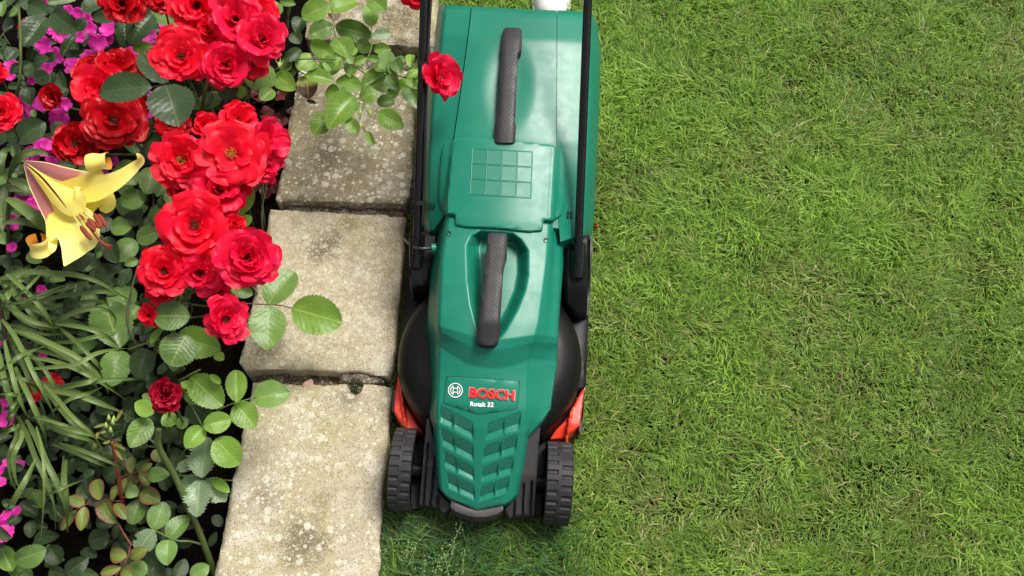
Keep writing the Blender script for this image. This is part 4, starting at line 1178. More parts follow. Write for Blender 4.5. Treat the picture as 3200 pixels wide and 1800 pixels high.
stem(bushA, [(300, 420, .0), (420, 300, .22), (520, 262, .40)], .003, 'stem_brown'); stem(bushA, [(700, 520, -.05), (660, 340, .2), (600, 200, .38)], .005)

# ---------------------------------------------------------------- rose bush, middle cluster
bushB = empty('rose_bush', at(650, 700, -.05), 'rose bush with a long hanging cluster of bright red blooms beside the pale stained stone', 'rose bush', 'red rose bushes in the bed')
for a in [(455, 402, 72, .41, 'open', 'petal', (-.1, .1), 1), (580, 385, 86, .44, 'flat', 'petal', (0, 0), 1), (668, 350, 66, .41, 'messy', 'petal_rosy', (.4, 0), 0), (668, 415, 44, .38, 'messy', 'petal_rosy', (.4, .2), 0), (552, 478, 70, .41, 'messy', 'petal_rosy', (.1, .2), 0), (488, 565, 86, .44, 'open', 'petal', (0, 0), 0), (622, 648, 78, .44, 'full', 'petal_rosy', (.1, .1), 0), (412, 682, 68, .42, 'open', 'petal', (-.1, .1), 0), (502, 688, 60, .41, 'messy', 'petal_rosy', (0, .3), 0), (572, 805, 66, .40, 'messy', 'petal_rosy', (.6, .3), 0), (372, 795, 34, .36, 'messy', 'petal', (-.3, .3), 0), (520, 318, 40, .40, 'cup', 'petal', (0, -.1), 0), (600, 300, 50, .40, 'messy', 'petal', (.1, -.2), 0), (455, 478, 40, .37, 'messy', 'petal_deep', (-.1, .4), 0), (405, 740, 36, .38, 'messy', 'petal', (-.1, .5), 0), (590, 565, 30, .38, 'cup', 'petal', (.3, 0), 0), (560, 610, 50, .39, 'messy', 'petal', (0, .2), 0), (450, 640, 44, .39, 'messy', 'petal', (-.1, .1), 0), (515, 440, 46, .39, 'messy', 'petal', (0, 0), 0), (600, 460, 44, .39, 'messy', 'petal_rosy', (.2, .1), 0), (550, 735, 36, .37, 'messy', 'petal_rosy', (.1, .5), 0)]:
    x, y, r, z, st, kd, tl, gd = a; rose(bushB, x*K, y*K, r*K, z, st, kd, tl, bool(gd))
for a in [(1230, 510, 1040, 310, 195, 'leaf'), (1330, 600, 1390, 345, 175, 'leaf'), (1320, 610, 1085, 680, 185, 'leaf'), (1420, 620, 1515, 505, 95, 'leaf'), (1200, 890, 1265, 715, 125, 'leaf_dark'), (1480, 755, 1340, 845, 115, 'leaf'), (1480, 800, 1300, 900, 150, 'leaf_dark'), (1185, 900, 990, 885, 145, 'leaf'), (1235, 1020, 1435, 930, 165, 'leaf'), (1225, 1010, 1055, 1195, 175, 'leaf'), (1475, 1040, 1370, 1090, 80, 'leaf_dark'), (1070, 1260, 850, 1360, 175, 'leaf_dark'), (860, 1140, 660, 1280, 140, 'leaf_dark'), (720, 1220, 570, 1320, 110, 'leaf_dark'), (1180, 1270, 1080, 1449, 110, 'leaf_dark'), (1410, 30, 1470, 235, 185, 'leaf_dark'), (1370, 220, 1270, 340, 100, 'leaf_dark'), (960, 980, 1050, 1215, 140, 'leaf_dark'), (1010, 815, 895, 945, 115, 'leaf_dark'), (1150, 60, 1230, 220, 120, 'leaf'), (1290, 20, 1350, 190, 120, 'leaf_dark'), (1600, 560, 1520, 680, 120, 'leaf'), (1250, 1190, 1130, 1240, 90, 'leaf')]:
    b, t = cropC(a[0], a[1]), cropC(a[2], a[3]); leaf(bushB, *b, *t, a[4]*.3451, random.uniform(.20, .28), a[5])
for a in [(1105, 515, 965, 810, 175, 'leaf_bright'), (1120, 800, 1000, 890, 100, 'leaf_bright'), (870, 1400, 980, 1500, 90, 'leaf_bright'), (660, 300, 560, 330, 60, 'leaf')]:
    b, t = cropD(a[0], a[1]), cropD(a[2], a[3]); leaf(bushB, *b, *t, a[4]*.3451, .33, a[5])
for a in [(1080, 690, 940, 262, 290, 'leaf'), (1165, 370, 1060, 108, 205, 'leaf'), (1720, 400, 1385, 395, 265, 'leaf', .36), (1690, 560, 1540, 845, 305, 'leaf', .33), (1600, 585, 1985, 700, 255, 'leaf_bright', .30), (1500, 500, 1350, 640, 75, 'leaf_bright', .32), (1080, 700, 1010, 1020, 235, 'leaf'), (1330, 690, 1240, 960, 205, 'leaf_dark'), (1560, 160, 1720, 230, 110, 'leaf_dark'), (1830, 250, 2110, 180, 120, 'leaf_dark', .34), (2100, 140, 2290, 200, 120, 'leaf'), (1250, 300, 1180, 430, 120, 'leaf'), (1350, 380, 1210, 480, 120, 'leaf_dark'), (1640, 720, 1560, 890, 140, 'leaf'), (1950, 740, 2020, 790, 60, 'leaf_bright'), (860, 200, 740, 330, 130, 'leaf'), (700, 290, 560, 330, 120, 'leaf_dark'), (880, 640, 640, 700, 140, 'leaf'), (1200, 560, 1140, 620, 80, 'leaf')]:
    b, t = cropE(a[0], a[1]), cropE(a[2], a[3]); leaf(bushB, *b, *t, a[4]*.3451, a[6] if len(a) > 6 else random.uniform(.17, .25), a[5])
stem(bushB, [(470, 1180, -.05), (482, 1110, .16), (505, 1010, .28), (560, 930, .36)], .0042); stem(bushB, [(510, 1190, -.05), (530, 1100, .18), (560, 960, .3), (640, 880, .38)], .0048)
stem(bushB, [(460, 1180, .05), (430, 1090, .2), (400, 960, .22), (480, 640, .24), (440, 575, .25)], .002, 'stem_brown')
stem(bushB, [(404, 1092, .25), (450, 1075, .27), (495, 1062, .28)], .0024); stem(bushB, [(560, 905, .33), (600, 960, .30), (585, 1000, .27)], .0018, 'stem_brown')
# trio of leaves reaching over the stone
for a in [(1265, 292, 1500, -20, 270, 'leaf'), (1270, 300, 1262, 702, 285, 'leaf'), (1478, 326, 1925, 455, 325, 'leaf_bright')]:
    b, t = cropF(a[0], a[1]), cropF(a[2], a[3]); leaf(bushB, *b, *t, a[4]*.3451, .20, a[5], .0, jit=.25)
stem(bushB, [(700, 945, .26), (780, 949, .22), (838, 952, .20), (880, 955, .20), (912, 963, .20)], .0014, 'stem_brown')

# ---------------------------------------------------------------- arching shoot over the upper stones
bushC = empty('rose_bush', at(820, 60, -.05), 'leafy rose shoot arching over the upper stones to a single crimson bloom against the mower', 'rose bush', 'red rose bushes in the bed')
bushC_ = bushC
rose(bushC, 1110*K, 196*K, 60*K, .40, 'messy', 'petal_rosy', (1.0, .2), True); rose(bushC, 1048*K, -6*K, 36*K, .42, 'messy', 'petal', (0, .8))
for a in [(1425, 265, 1178, 352, 185, 'leaf'), (1440, 262, 1802, 360, 195, 'leaf'), (1805, 266, 1775, 28, 132, 'leaf'), (1815, 356, 2003, 330, 118, 'leaf_silver'), (1436, 560, 1172, 425, 145, 'leaf'), (1495, 575, 1285, 755, 150, 'leaf'), (1450, 390, 1580, 565, 155, 'leaf'), (1505, 580, 1655, 462, 100, 'leaf'), (1805, 490, 1650, 430, 105, 'leaf'), (1830, 495, 1995, 490, 100, 'leaf'), (1965, 722, 1950, 485, 115, 'leaf'), (1625, 632, 1755, 578, 84, 'leaf_bright'), (1620, 650, 1588, 762, 95, 'leaf_bright'), (1712, 892, 1448, 790, 155, 'leaf'), (1710, 890, 1942, 722, 155, 'leaf_bright'), (1962, 730, 1790, 690, 110, 'leaf'), (2200, 675, 2205, 528, 62, 'leaf_bright'), (2190, 690, 2302, 700, 74, 'leaf'), (1962, 742, 2062, 885, 115, 'leaf'), (2155, 790, 2070, 900, 78, 'leaf_bright'), (2075, 890, 1968, 995, 105, 'leaf_bright'), (2150, 850, 2305, 1085, 135, 'leaf'), (1490, 965, 1340, 895, 135, 'leaf'), (1625, 955, 1372, 1265, 235, 'leaf'), (1865, 930, 1685, 985, 165, 'leaf'), (1860, 1030, 2045, 1020, 125, 'leaf'), (1868, 1130, 2128, 1285, 175, 'leaf'), (1400, 1150, 1212, 1342, 185, 'leaf_bright'), (1560, 1190, 1668, 1345, 125, 'leaf_bright'), (1825, 850, 1965, 905, 120, 'leaf_bright'), (1762, 1325, 1822, 1460, 62, 'leaf_bright'), (1392, 50, 1100, 165, 205, 'leaf'), (1400, 100, 1670, -10, 205, 'leaf'), (1400, 90, 1432, 195, 95, 'leaf_sick'), (1785, -10, 1942, 100, 155, 'leaf'), (1770, 585, 1892, 602, 72, 'leaf_bright'), (2035, 600, 2092, 725, 90, 'leaf'), (1062, 700, 1205, 540, 145, 'leaf_bright'), (1140, 755, 1425, 800, 150, 'leaf'), (920, 605, 1105, 490, 100, 'leaf_dark'), (1050, 720, 940, 740, 80, 'leaf_dark'), (1560, 890, 1520, 980, 80, 'leaf'), (2110, 640, 2060, 560, 80, 'leaf'), (2220, 740, 2300, 770, 60, 'leaf'), (1740, 890, 1850, 800, 90, 'leaf'), (2260, 30, 2400, 70, 110, 'leaf_silver'), (1620, 640, 1560, 570, 70, 'leaf'), (1150, 1010, 1250, 1040, 40, 'leaf_dark'), (1100, 170, 1060, 330, 110, 'leaf_dark'), (1000, 330, 1090, 430, 110, 'leaf_dark')]:
    b, t = cropB(a[0], a[1]), cropB(a[2], a[3]); leaf(bushC, *b, *t, a[4]*.32, random.uniform(.20, .31), 'leaf_bright' if a[5] == 'leaf' and random.random() < .35 else a[5])
l = leaf(bushC, *cropB(1148, 752), *cropB(1175, 995), 56, .26, 'leaf_sick', -.01, jit=.1); l['label'] = 'yellow leaf with a withered brown tip'
for pts in [[(1385, -20), (1405, 100), (1425, 270), (1450, 385)], [(1436, 560), (1500, 575), (1610, 650), (1740, 740)], [(1805, 268), (1808, 370), (1800, 500), (1720, 680)], [(2330, 800), (2150, 780), (1960, 730), (1850, 720)], [(2150, 780), (2205, 680)], [(1060, 708), (1145, 752)], [(1740, 740), (1720, 890), (1740, 1000), (1690, 1200), (1750, 1330)], [(780, 720), (860, 690), (1060, 600), (1450, 600)], [(1710, 890), (1800, 850), (1980, 735)]]:
    stem(bushC, [(*cropB(*p), .26 + .02*i) for i, p in enumerate(pts)], .0017)
stem(bushC, [(760, 200, -.04), (880, 120, .12), (905, 20, .22), (940, -120, .3)], .004)
stem(bushC, [(*cropB(2140, 778), .29), (*cropB(2250, 790), .32), (*cropB(2340, 790), .36), (*cropB(2440, 785), .395)], .0019)
for a in [(2160, 780, 2290, 705, 80), (2170, 790, 2260, 880, 85), (2240, 790, 2330, 860, 60), (1990, 735, 2050, 640, 90), (1850, 720, 1900, 620, 80), (1500, 575, 1420, 700, 90), (1240, 620, 1180, 700, 90), (1330, 610, 1400, 700, 80)]:
    leaf(bushC, *cropB(a[0], a[1]), *cropB(a[2], a[3]), a[4]*.31056, .31, 'leaf_bright')
for x, y, r in ((1690, 1130, 34), (1790, 1130, 42), (1700, 1260, 30), (880, 650, 36), (1730, 690, 26)):
    p = at(*cropB(x, y), .33); s = r*.31056/pscale(*cropB(x, y), .33)
    V, Fc = [], []
    for j in range(6):
        for k in range(8):
            a = 2*math.pi*k/8; rr = s*math.sin(math.pi*(j+.3)/5.8)*.62; V.append(p + Vector((rr*math.cos(a), (j-2.5)*s*.42, rr*math.sin(a))))
    Fc = [(j*8+k, j*8+(k+1) % 8, (j+1)*8+(k+1) % 8, (j+1)*8+k) for j in range(5) for k in range(8)] + [tuple(range(8)), tuple(range(40, 48))]
    bud = mesh_obj('bud', V, Fc, M['bud'], bushC, fix=True)
    for k in range(4): 
        a = 2*math.pi*k/4; d = Vector((math.cos(a)*.9, .3, math.sin(a))) * s
        mesh_obj('sepal', [p + d*.35 + Vector((0, -s, 0)), p + d*.6, p + d*1.1 + Vector((random.uniform(-1, 1)*s, s*1.6, 0)), p + d*.5 + Vector((s*.3, 0, 0))], [(0, 1, 2), (0, 2, 3)], M['bud'], bud, smooth=False)

# ---------------------------------------------------------------- dark rose and its leaves
bushD = empty('rose_bush', at(560, 1420, -.06), 'lower rose plant with one half open dark crimson bloom beside the longest stone', 'rose bush', 'red rose bushes in the bed')
rose(bushD, 418*K, 993*K, 51*K, .38, 'cup', 'petal_crimson', (.05, .05))
for a in [(1720, 945, 2005, 1205, 235, 'leaf_bright', .26), (1700, 1060, 1830, 1190, 130, 'leaf_bright', .24), (2140, 1178, 2138, 878, 168, 'leaf_bright', .24), (2132, 1190, 2312, 1410, 205, 'leaf_bright', .22), (1390, 1280, 1218, 1180, 135, 'leaf_bright', .28), (1480, 1290, 1590, 1380, 140, 'leaf_bright', .26), (1840, 1400, 2095, 1330, 195, 'leaf_bright', .24), (1700, 1190, 1915, 1330, 210, 'leaf_dark', .2), (1640, 1000, 1720, 1040, 70, 'leaf_bright', .3), (2000, 1010, 1900, 930, 60, 'leaf_bright', .28), (1360, 1100, 1320, 1180, 80, 'leaf', .22), (1600, 1400, 1700, 1330, 100, 'leaf', .2)]:
    b, t = cropE(a[0], a[1]), cropE(a[2], a[3]); leaf(bushD, *b, *t, a[4]*.3451, a[6], a[5], jit=.25)
leaf(bushD, *cropF(1130, 1150), *cropF(1462, 1085), 86, .22, 'leaf', 0, jit=.2)
for a in [(1350, 15, 1178, 285, 205, 'leaf_bright', .25), (1842, 100, 1682, 285, 175, 'leaf_bright', .22), (1950, 205, 2160, 440, 245, 'leaf_bright', .22), (1600, 100, 1480, 240, 140, 'leaf_dark', .14)]:
    b, t = cropG(a[0], a[1]), cropG(a[2], a[3]); leaf(bushD, *b, *t, a[4]*.3451, a[6], a[5], jit=.25)
stem(bushD, [(585, 1360, .05), (640, 1308, .2), (705, 1270, .23), (740, 1258, .24), (800, 1240, .22)], .0014); stem(bushD, [(560, 1190, .2), (600, 1270, .24), (636, 1338, .22)], .0014)
stem(bushD, [(520, 1500, -.06), (530, 1330, .2), (525, 1260, .34)], .003); stem(bushD, [(560, 1190, .27), (600, 1168, .3), (625, 1155, .31)], .0022)
stem(bushD, [(455, 1400, .2), (470, 1320, .24), (480, 1290, .26)], .0016)

# thick cut stem with tattered silvery leaves
bushE = empty('rose_bush', at(690, 1790, -.06), 'thick cut rose stem with tattered silvery leaves beside the longest stone', 'rose bush', 'red rose bushes in the bed')
stem(bushE, [(672, 1795, -.04), (628, 1675, .06), (594, 1598, .12), (549, 1493, .19), (497, 1397, .25), (496, 1342, .28)], .0062, 'stem', taper=.8)
for x, y, dx, dy in ((629, 1655, 8, 2), (560, 1510, -7, 3), (600, 1600, 8, -2)): thorn(bushE, x, y, .12, dx, dy)
for a in [(1822, 560, 1872, 185, 255, 'leaf_silver', .16), (1812, 570, 1772, 905, 215, 'leaf_silver', .15), (1862, 578, 2045, 775, 190, 'leaf_silver', .13), (1700, 500, 1640, 400, 110, 'leaf_silver', .15), (1810, 575, 1620, 640, 160, 'leaf_silver', .12), (1920, 570, 2080, 690, 80, 'leaf_bright', .14), (1640, 540, 1600, 300, 150, 'leaf_dark', .1), (1390, 1030, 1485, 775, 195, 'leaf', .12), (1190, 985, 1262, 755, 175, 'leaf', .11), (1520, 1112, 1705, 895, 185, 'leaf', .12), (1520, 1115, 1508, 1345, 172, 'leaf', .12), (1392, 1030, 1225, 1245, 195, 'leaf_silver', .13), (1200, 1449, 1300, 1320, 170, 'leaf', .10), (1300, 1240, 1480, 1440, 160, 'leaf_dark', .06), (1720, 1449, 1890, 1360, 150, 'leaf', .06), (1600, 1480, 1680, 1290, 130, 'leaf_dark', .04), (1500, 1449, 1560, 1380, 90, 'leaf_dark', .05), (1930, 900, 2010, 1000, 90, 'leaf_dark', .0), (1900, 1180, 1960, 1050, 70, 'leaf_dark', .0)]:
    b, t = cropG(a[0], a[1]), cropG(a[2], a[3]); leaf(bushE, *b, *t, a[4]*.3451, a[6], a[5])
stem(bushE, [(*cropG(1600, 545), .14), (*cropG(1700, 540), .15), (*cropG(1820, 562), .15), (*cropG(2110, 585), .13)], .0013)
stem(bushE, [(*cropG(1810, 1160), .08), (*cropG(1720, 1135), .11), (*cropG(1590, 1125), .12), (*cropG(1400, 1035), .12)], .0022)
stem(bushE, [(*cropG(1450, 285), .24), (*cropG(1350, 205), .25)], .0022); stem(bushE, [(*cropG(1440, 285), .24), (*cropG(1300, 275), .22), (*cropG(1200, 310), .2)], .0016); stem(bushE, [(*cropG(1600, 520), .1), (*cropG(1640, 370), .14), (*cropG(1690, 290), .16)], .002)

# young shoot with red-edged leaves
bushF = empty('rose_bush', at(390, 1560, -.06), 'young rose shoot with red stem and red edged leaves', 'rose bush', 'red rose bushes in the bed')
stem(bushF, [(*cropG(1210, 1090), -.05), (*cropG(1160, 940), .04), (*cropG(1105, 760), .12), (*cropG(1065, 500), .19), (*cropG(1020, 240), .25)], .0042, 'stem_red', taper=.7)
for a in [(905, 757, 862, 562, 105, 'leaf_red'), (930, 768, 1035, 965, 128, 'leaf_red'), (766, 800, 615, 735, 105, 'leaf_red'), (766, 818, 728, 1035, 108, 'leaf_red'), (690, 850, 552, 1035, 85, 'leaf_red'), (1040, 790, 1145, 925, 84, 'leaf_red'), (1070, 620, 1008, 765, 70, 'leaf_red'), (1186, 516, 1190, 362, 82, 'leaf_red'), (1186, 525, 1205, 705, 78, 'leaf_red'), (1268, 690, 1445, 765, 138, 'leaf_red'), (1265, 505, 1350, 630, 80, 'leaf_red'), (1270, 500, 1370, 430, 70, 'leaf_red'), (1340, 540, 1522, 530, 120, 'leaf'), (1140, 560, 1100, 705, 66, 'leaf_red'), (1146, 1270, 978, 1248, 114, 'leaf_red'), (1175, 1285, 1330, 1205, 106, 'leaf_red'), (1092, 1370, 898, 1432, 96, 'leaf_red'), (1100, 1365, 1185, 1449, 90, 'leaf_red'), (1150, 650, 1240, 720, 110, 'leaf'), (1400, 300, 1450, 410, 100, 'leaf_red'), (870, 240, 830, 310, 50, 'leaf_red')]:
    b, t = cropG(a[0], a[1]), cropG(a[2], a[3]); leaf(bushF, *b, *t, a[4]*.3451, random.uniform(.12, .18), a[5], jit=.25)
for pts in [[(1100, 770), (1030, 770), (910, 765), (770, 805), (690, 850)], [(1090, 560), (1180, 520), (1270, 500), (1370, 430)], [(1235, 740), (1290, 580), (1300, 500)], [(1050, 1449), (1130, 1330), (1160, 1270), (1180, 1180)], [(1190, 1170), (1120, 1060), (1060, 950)]]:
    stem(bushF, [(*cropG(*p), .13) for p in pts], .0014, 'stem_red')
thorn(bushF, *cropG(1115, 735), .14, 14, 5); thorn(bushF, *cropG(1060, 480), .2, -9, 8)
for k, (x, y) in enumerate([(985, 20), (1020, 60), (960, 90), (1000, 130), (1030, 30)]):
    b = at(*cropG(x, y + 60), .25); t = at(*cropG(x, y - 40), .27); s = .0045
    a = Vector((1, 0, 0)) * s; c = Vector((0, 0, 1)) * s; m = (b + t) / 2
    mesh_obj('bud', [b, m + a, m + c, m - a, m - c, t], [(0, 1, 2), (0, 2, 3), (0, 3, 4), (0, 4, 1), (5, 2, 1), (5, 3, 2), (5, 4, 3), (5, 1, 4)], M['bud'], bushF, smooth=True, sharp=0)
for x0, y0, x1, y1 in ((1020, 250, 1130, 300), (1040, 290, 1110, 395), (960, 70, 850, 105), (1000, 225, 930, 250), (1050, 50, 1110, -60), (900, 140, 870, 200), (960, 140, 890, 150)):
    leaf(bushF, *cropG(x0, y0), *cropG(x1, y1), 10, .26, 'leaf_red')

# bush at the left edge
bushG = empty('rose_bush', at(-60, 330, -.06), 'rose plant cut by the left edge with red blooms beside tall green stem', 'rose bush', 'red rose bushes in the bed')
rose(bushG, 0, 350, 62, .42, 'full', 'petal', (-.1, 0)); rose(bushG, -12, 232, 36, .38, 'messy', 'petal', (0, 0)); rose(bushG, 80, 80, 26, .12, 'messy', 'petal_deep', (-.3, 0))
for a in [(455, 1230, 150, 1430, 240, 'leaf_dark'), (620, 1230, 515, 1345, 95, 'leaf_dark'), (180, 1330, 35, 1375, 84, 'leaf_dark'), (350, 500, 285, 610, 105, 'leaf_dark'), (490, 590, 330, 650, 145, 'leaf_dark'), (180, 490, 65, 600, 105, 'leaf_dark'), (210, 640, 105, 745, 84, 'leaf_dark'), (500, 765, 335, 795, 135, 'leaf_dark'), (300, 870, 290, 1055, 140, 'leaf_dark'), (560, 540, 450, 610, 90, 'leaf_dark'), (200, 70, 95, 160, 54, 'leaf'), (60, 0, 0, 150, 90, 'leaf'), (300, 620, 220, 700, 100, 'leaf_dark'), (300, 640, 280, 780, 100, 'leaf_dark'), (60, 1340, -40, 1460, 110, 'leaf_dark'), (0, 500, 40, 600, 60, 'leaf_dark'), (330, 1100, 350, 1180, 60, 'leaf')]:
    b, t = cropA(a[0], a[1]), cropA(a[2], a[3]); leaf(bushG, *b, *t, a[4]*.31056, random.uniform(.22, .32), a[5])
stem(bushG, [(100, 372, .1), (54, 318, .2), (62, 240, .26), (64, 120, .30), (58, 20, .33)], .0036)
stem(bushG, [(38, 80, .2), (10, 105, .2), (-20, 150, .2)], .0012); stem(bushG, [(8, 105, .1), (32, 140, .12)], .001)

# ---------------------------------------------------------------- busy lizzies
def pink_eye():
    V = [(.13*math.cos(k*.785), .13*math.sin(k*.785), .02) for k in range(8)] + [(0, 0, .06), (0, 0, -.25)]
    Fc = [(k, (k+1) % 8, 8) for k in range(8)] + [((k+1) % 8, k, 9) for k in range(8)]
    me = bpy.data.meshes.new('flower'); me.from_pydata(V, [], Fc); me.materials.append(M['petal_pink']); me.update(); return me
PEYE = pink_eye()
def lizzie(parent, px, py, rpx, z, tilt=None):
    p = at(px, py, z); s = rpx / pscale(px, py, z)
    t = tilt or (random.uniform(-.5, .5), random.uniform(-.5, .5))
    n = VIEW(p)*.7 + Vector((0, 0, .4)) + RT*t[0] - UP*t[1]
    f = place('flower', PEYE, frame(p, n, random.uniform(0, 6.28), s), parent); a0 = random.uniform(0, 6.28)
    for k in range(5):
        a = a0 + 2*math.pi*k/5 + random.uniform(-.1, .1); e = R(random.uniform(-4, 14)); l = random.uniform(.88, 1.08)
        rd = Vector((math.cos(a), math.sin(a), 0)); Z = Vector((0, 0, 1)); y = rd*math.cos(e) + Z*math.sin(e); nn = -rd*math.sin(e) + Z*math.cos(e); xx = y.cross(nn)*l*1.12; o_ = Z*(.012*k)
        q = bpy.data.objects.new('petal', random.choice(PINK)); COL.objects.link(q); q.parent = f
        q.matrix_local = Matrix(((xx.x, y.x*l, nn.x*l, o_.x), (xx.y, y.y*l, nn.y*l, o_.y), (xx.z, y.z*l, nn.z*l, o_.z), (0, 0, 0, 1)))
def spot(region): x0, y0, x1, y1 = region; return random.uniform(x0, x1), random.uniform(y0, y1)
def fill(parent, region, n, zr, kinds, sz=(34, 62), avoid=None):
    for _ in range(n):
        x, y = spot(region)
        if avoid and avoid(x, y): continue
        a = random.uniform(0, 6.283); l = random.uniform(*sz); z = random.uniform(*zr)
        leaf(parent, x, y, x + l*math.cos(a), y + l*math.sin(a), l*random.uniform(.48, .66), z, random.choice(kinds), jit=.55)
def past_edge(x, y): return x > interp(y, [0, 250, 600, 900, 1150, 1300, 1800], [760, 700, 640, 560, 560, 590, 540])
liz1 = empty('busy_lizzie', at(250, 180, -.05), 'magenta busy lizzie flowering in the shade behind the upper roses', 'busy lizzie', 'busy lizzies between the roses')
for x, y, r in [(800, 140, 75), (870, 200, 75), (1090, 300, 92), (980, 425, 95), (1085, 390, 60), (625, 370, 85), (540, 305, 70), (450, 460, 95), (560, 565, 85), (745, 675, 95), (905, 585, 80), (805, 380, 66), (1300, 555, 85), (1270, 500, 55), (910, 285, 66), (690, 110, 60), (470, 690, 60), (1500, 350, 70), (1485, 395, 60), (650, 1045, 66), (590, 1180, 95), (430, 1050, 95), (440, 980, 60), (250, 1080, 95), (320, 1110, 66), (120, 680, 85), (90, 760, 60), (320, 810, 44), (1470, 1090, 80), (1510, 1130, 60), (1530, 960, 50), (440, 20, 50), (700, 640, 60), (230, 1160, 60), (1660, 280, 60), (420, 170, 50), (560, 1260, 60), (200, 1000, 60), (520, 640, 60), (840, 620, 50)]:
    lizzie(liz1, *cropA(x, y), r*.31056, random.uniform(.12, .20))
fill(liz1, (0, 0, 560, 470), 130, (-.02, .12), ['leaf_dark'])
liz2 = empty('busy_lizzie', at(120, 600, -.05), 'magenta busy lizzie around the yellow lily bloom', 'busy lizzie', 'busy lizzies between the roses')
for x, y, r in [(380, 180, 90), (290, 240, 80), (420, 150, 60), (240, 640, 95), (320, 690, 75), (110, 850, 75), (480, 310, 66), (940, 415, 50), (1030, 300, 50), (1420, 550, 36), (380, 470, 50), (100, 540, 46), (110, 1080, 46)]: lizzie(liz2, *cropC(x, y), r*.3451, random.uniform(.10, .17))
fill(liz2, (0, 440, 640, 900), 150, (-.02, .14), ['leaf_dark', 'leaf_dark', 'leaf'], avoid=past_edge)
liz3 = empty('busy_lizzie', at(30, 1500, -.06), 'magenta busy lizzie low in the bottom left corner under strap leaves', 'busy lizzie', 'busy lizzies between the roses')
for x, y, r in [(40, 1075, 88), (10, 985, 60), (75, 420, 48), (0, 600, 50), (0, 495, 46), (150, 860, 46), (60, 900, 50), (185, 440, 40)]: lizzie(liz3, *cropG(x, y), r*.3451, random.uniform(.06, .12))
for x, y, r in [(380, 160, 48), (262, 690, 60), (50, 1180, 46), (0, 1230, 50), (60, 1330, 76), (210, 270, 40), (0, 610, 50), (0, 840, 40), (390, 760, 40)]: lizzie(liz3, *cropE(x, y), r*.3451, random.uniform(.06, .12))
fill(liz3, (0, 880, 330, 1560), 190, (-.03, .10), ['leaf_dark'])
fern = empty('ground_cover_plant', at(420, 1100, -.06), 'low dark leafy plant filling the bed below the hanging roses', 'plant')
fill(fern, (240, 860, 640, 1480), 210, (-.03, .13), ['leaf_dark'], (40, 75), past_edge)
low = empty('low_leafy_plant', at(150, 1750, -.06), 'broad green leaves low on the bare soil in the bottom left corner', 'plant')
for a in [(420, 1210, 118, 1325, 215, 'leaf'), (545, 1335, 438, 1175, 155, 'leaf_dark'), (592, 1435, 795, 1285, 165, 'leaf_dark'), (600, 1440, 430, 1400, 100, 'leaf_dark'), (800, 1150, 985, 1080, 180, 'leaf_dark'), (0, 1180, 110, 1400, 150, 'leaf_bright'), (100, 1330, 280, 1470, 140, 'leaf'), (1010, 1230, 1190, 1120, 130, 'leaf_dark'), (300, 1130, 520, 1080, 120, 'leaf_dark'), (870, 990, 1050, 940, 120, 'leaf_dark'), (470, 830, 600, 950, 120, 'leaf_dark'), (700, 560, 880, 640, 120, 'leaf_dark'), (180, 780, 330, 900, 130, 'leaf_dark'), (60, 980, 200, 870, 130, 'leaf_dark'), (150, 720, 300, 650, 110, 'leaf'), (980, 880, 860, 780, 110, 'leaf_dark')]:
    b, t = cropG(a[0], a[1]), cropG(a[2], a[3]); leaf(low, *b, *t, a[4]*.3451, random.uniform(.0, .08), a[5])
fill(low, (0, 1540, 260, 1800), 26, (-.04, .03), ['leaf_dark', 'leaf'], (40, 70)); fill(low, (330, 1480, 640, 1800), 60, (-.05, .03), ['leaf_dark'], (40, 70), past_edge)

edge = empty('ground_cover_plant', at(-250, 800, -.06), 'dark leafy plants running on past the left edge of the bed', 'plant')
fill(edge, (-520, -60, 10, 1850), 260, (-.03, .22), ['leaf_dark', 'leaf_dark', 'leaf'], (45, 80))
# dark fallen petals in the gap beside the stones
lit = empty('fallen_petals', at(850, 420, -.05), 'withered dark red petals lying on the soil beside the lichen stone', 'petals')
for x, y in [(820, 330), (850, 370), (880, 400), (845, 430), (870, 470), (830, 520), (800, 560), (850, 570), (900, 340), (780, 330), (760, 300), (905, 300), (870, 300), (830, 290), (815, 470), (790, 610), (840, 620), (690, 1010), (860, 350), (895, 430)]:
    p = at(x + random.uniform(-10, 10), y + random.uniform(-10, 10), -.045); s = random.uniform(.024, .036)
    place('petal', random.choice(LITTER), frame(p, Vector((random.uniform(-.5, .5), random.uniform(-.5, .5), 1)), random.uniform(0, 6.28), s), lit)
def lone_petal(px, py, z, s, mat, label):
    me = petal_mesh('fallen_petal', 44, M[mat]); o = place('fallen_petal', me, frame(at(px, py, z), Vector((.1, -.3, 1)), 1.2, s)); tag(o, label, 'petal')
lone_petal(975, 1186, .048, .02, 'pale_petal', 'pale pink petal caught in the joint above the longest stone')

# ---------------------------------------------------------------- lilies
def ribbon(name, pts, mat, parent, fold=.25, n=6, tip=True, cols=7, belly=0.0):
    """pts: (px, py, z, half width px); ribbon facing the camera, folded on its midrib"""
    P = smooth_path(pts, n); V, uvs, Fc = [], [], []; m = len(P)
    W = [at(p[0], p[1], p[2]) for p in P]
    for i, p in enumerate(P):
        d = (W[min(i+1, m-1)] - W[max(i-1, 0)]).normalized(); nv = (VIEW(W[i]) + Vector((0, 0, .4))).normalized()
        s = d.cross(nv).normalized(); nz = s.cross(d); hw = max(.2, p[3]) / pscale(p[0], p[1], p[2])
        for k in range(cols):
            c = k / (cols-1) * 2 - 1
            V.append(W[i] + s*(c*hw) + nz*(hw*(fold*abs(c) - belly*c*c))); uvs.append((c*.5+.5, i/(m-1)))
    for i in range(m-1):
        for k in range(cols-1): Fc.append((i*cols+k, i*cols+k+1, (i+1)*cols+k+1, (i+1)*cols+k))
    return mesh_obj(name, V, Fc, M[mat], parent, uvs=uvs, sharp=0)

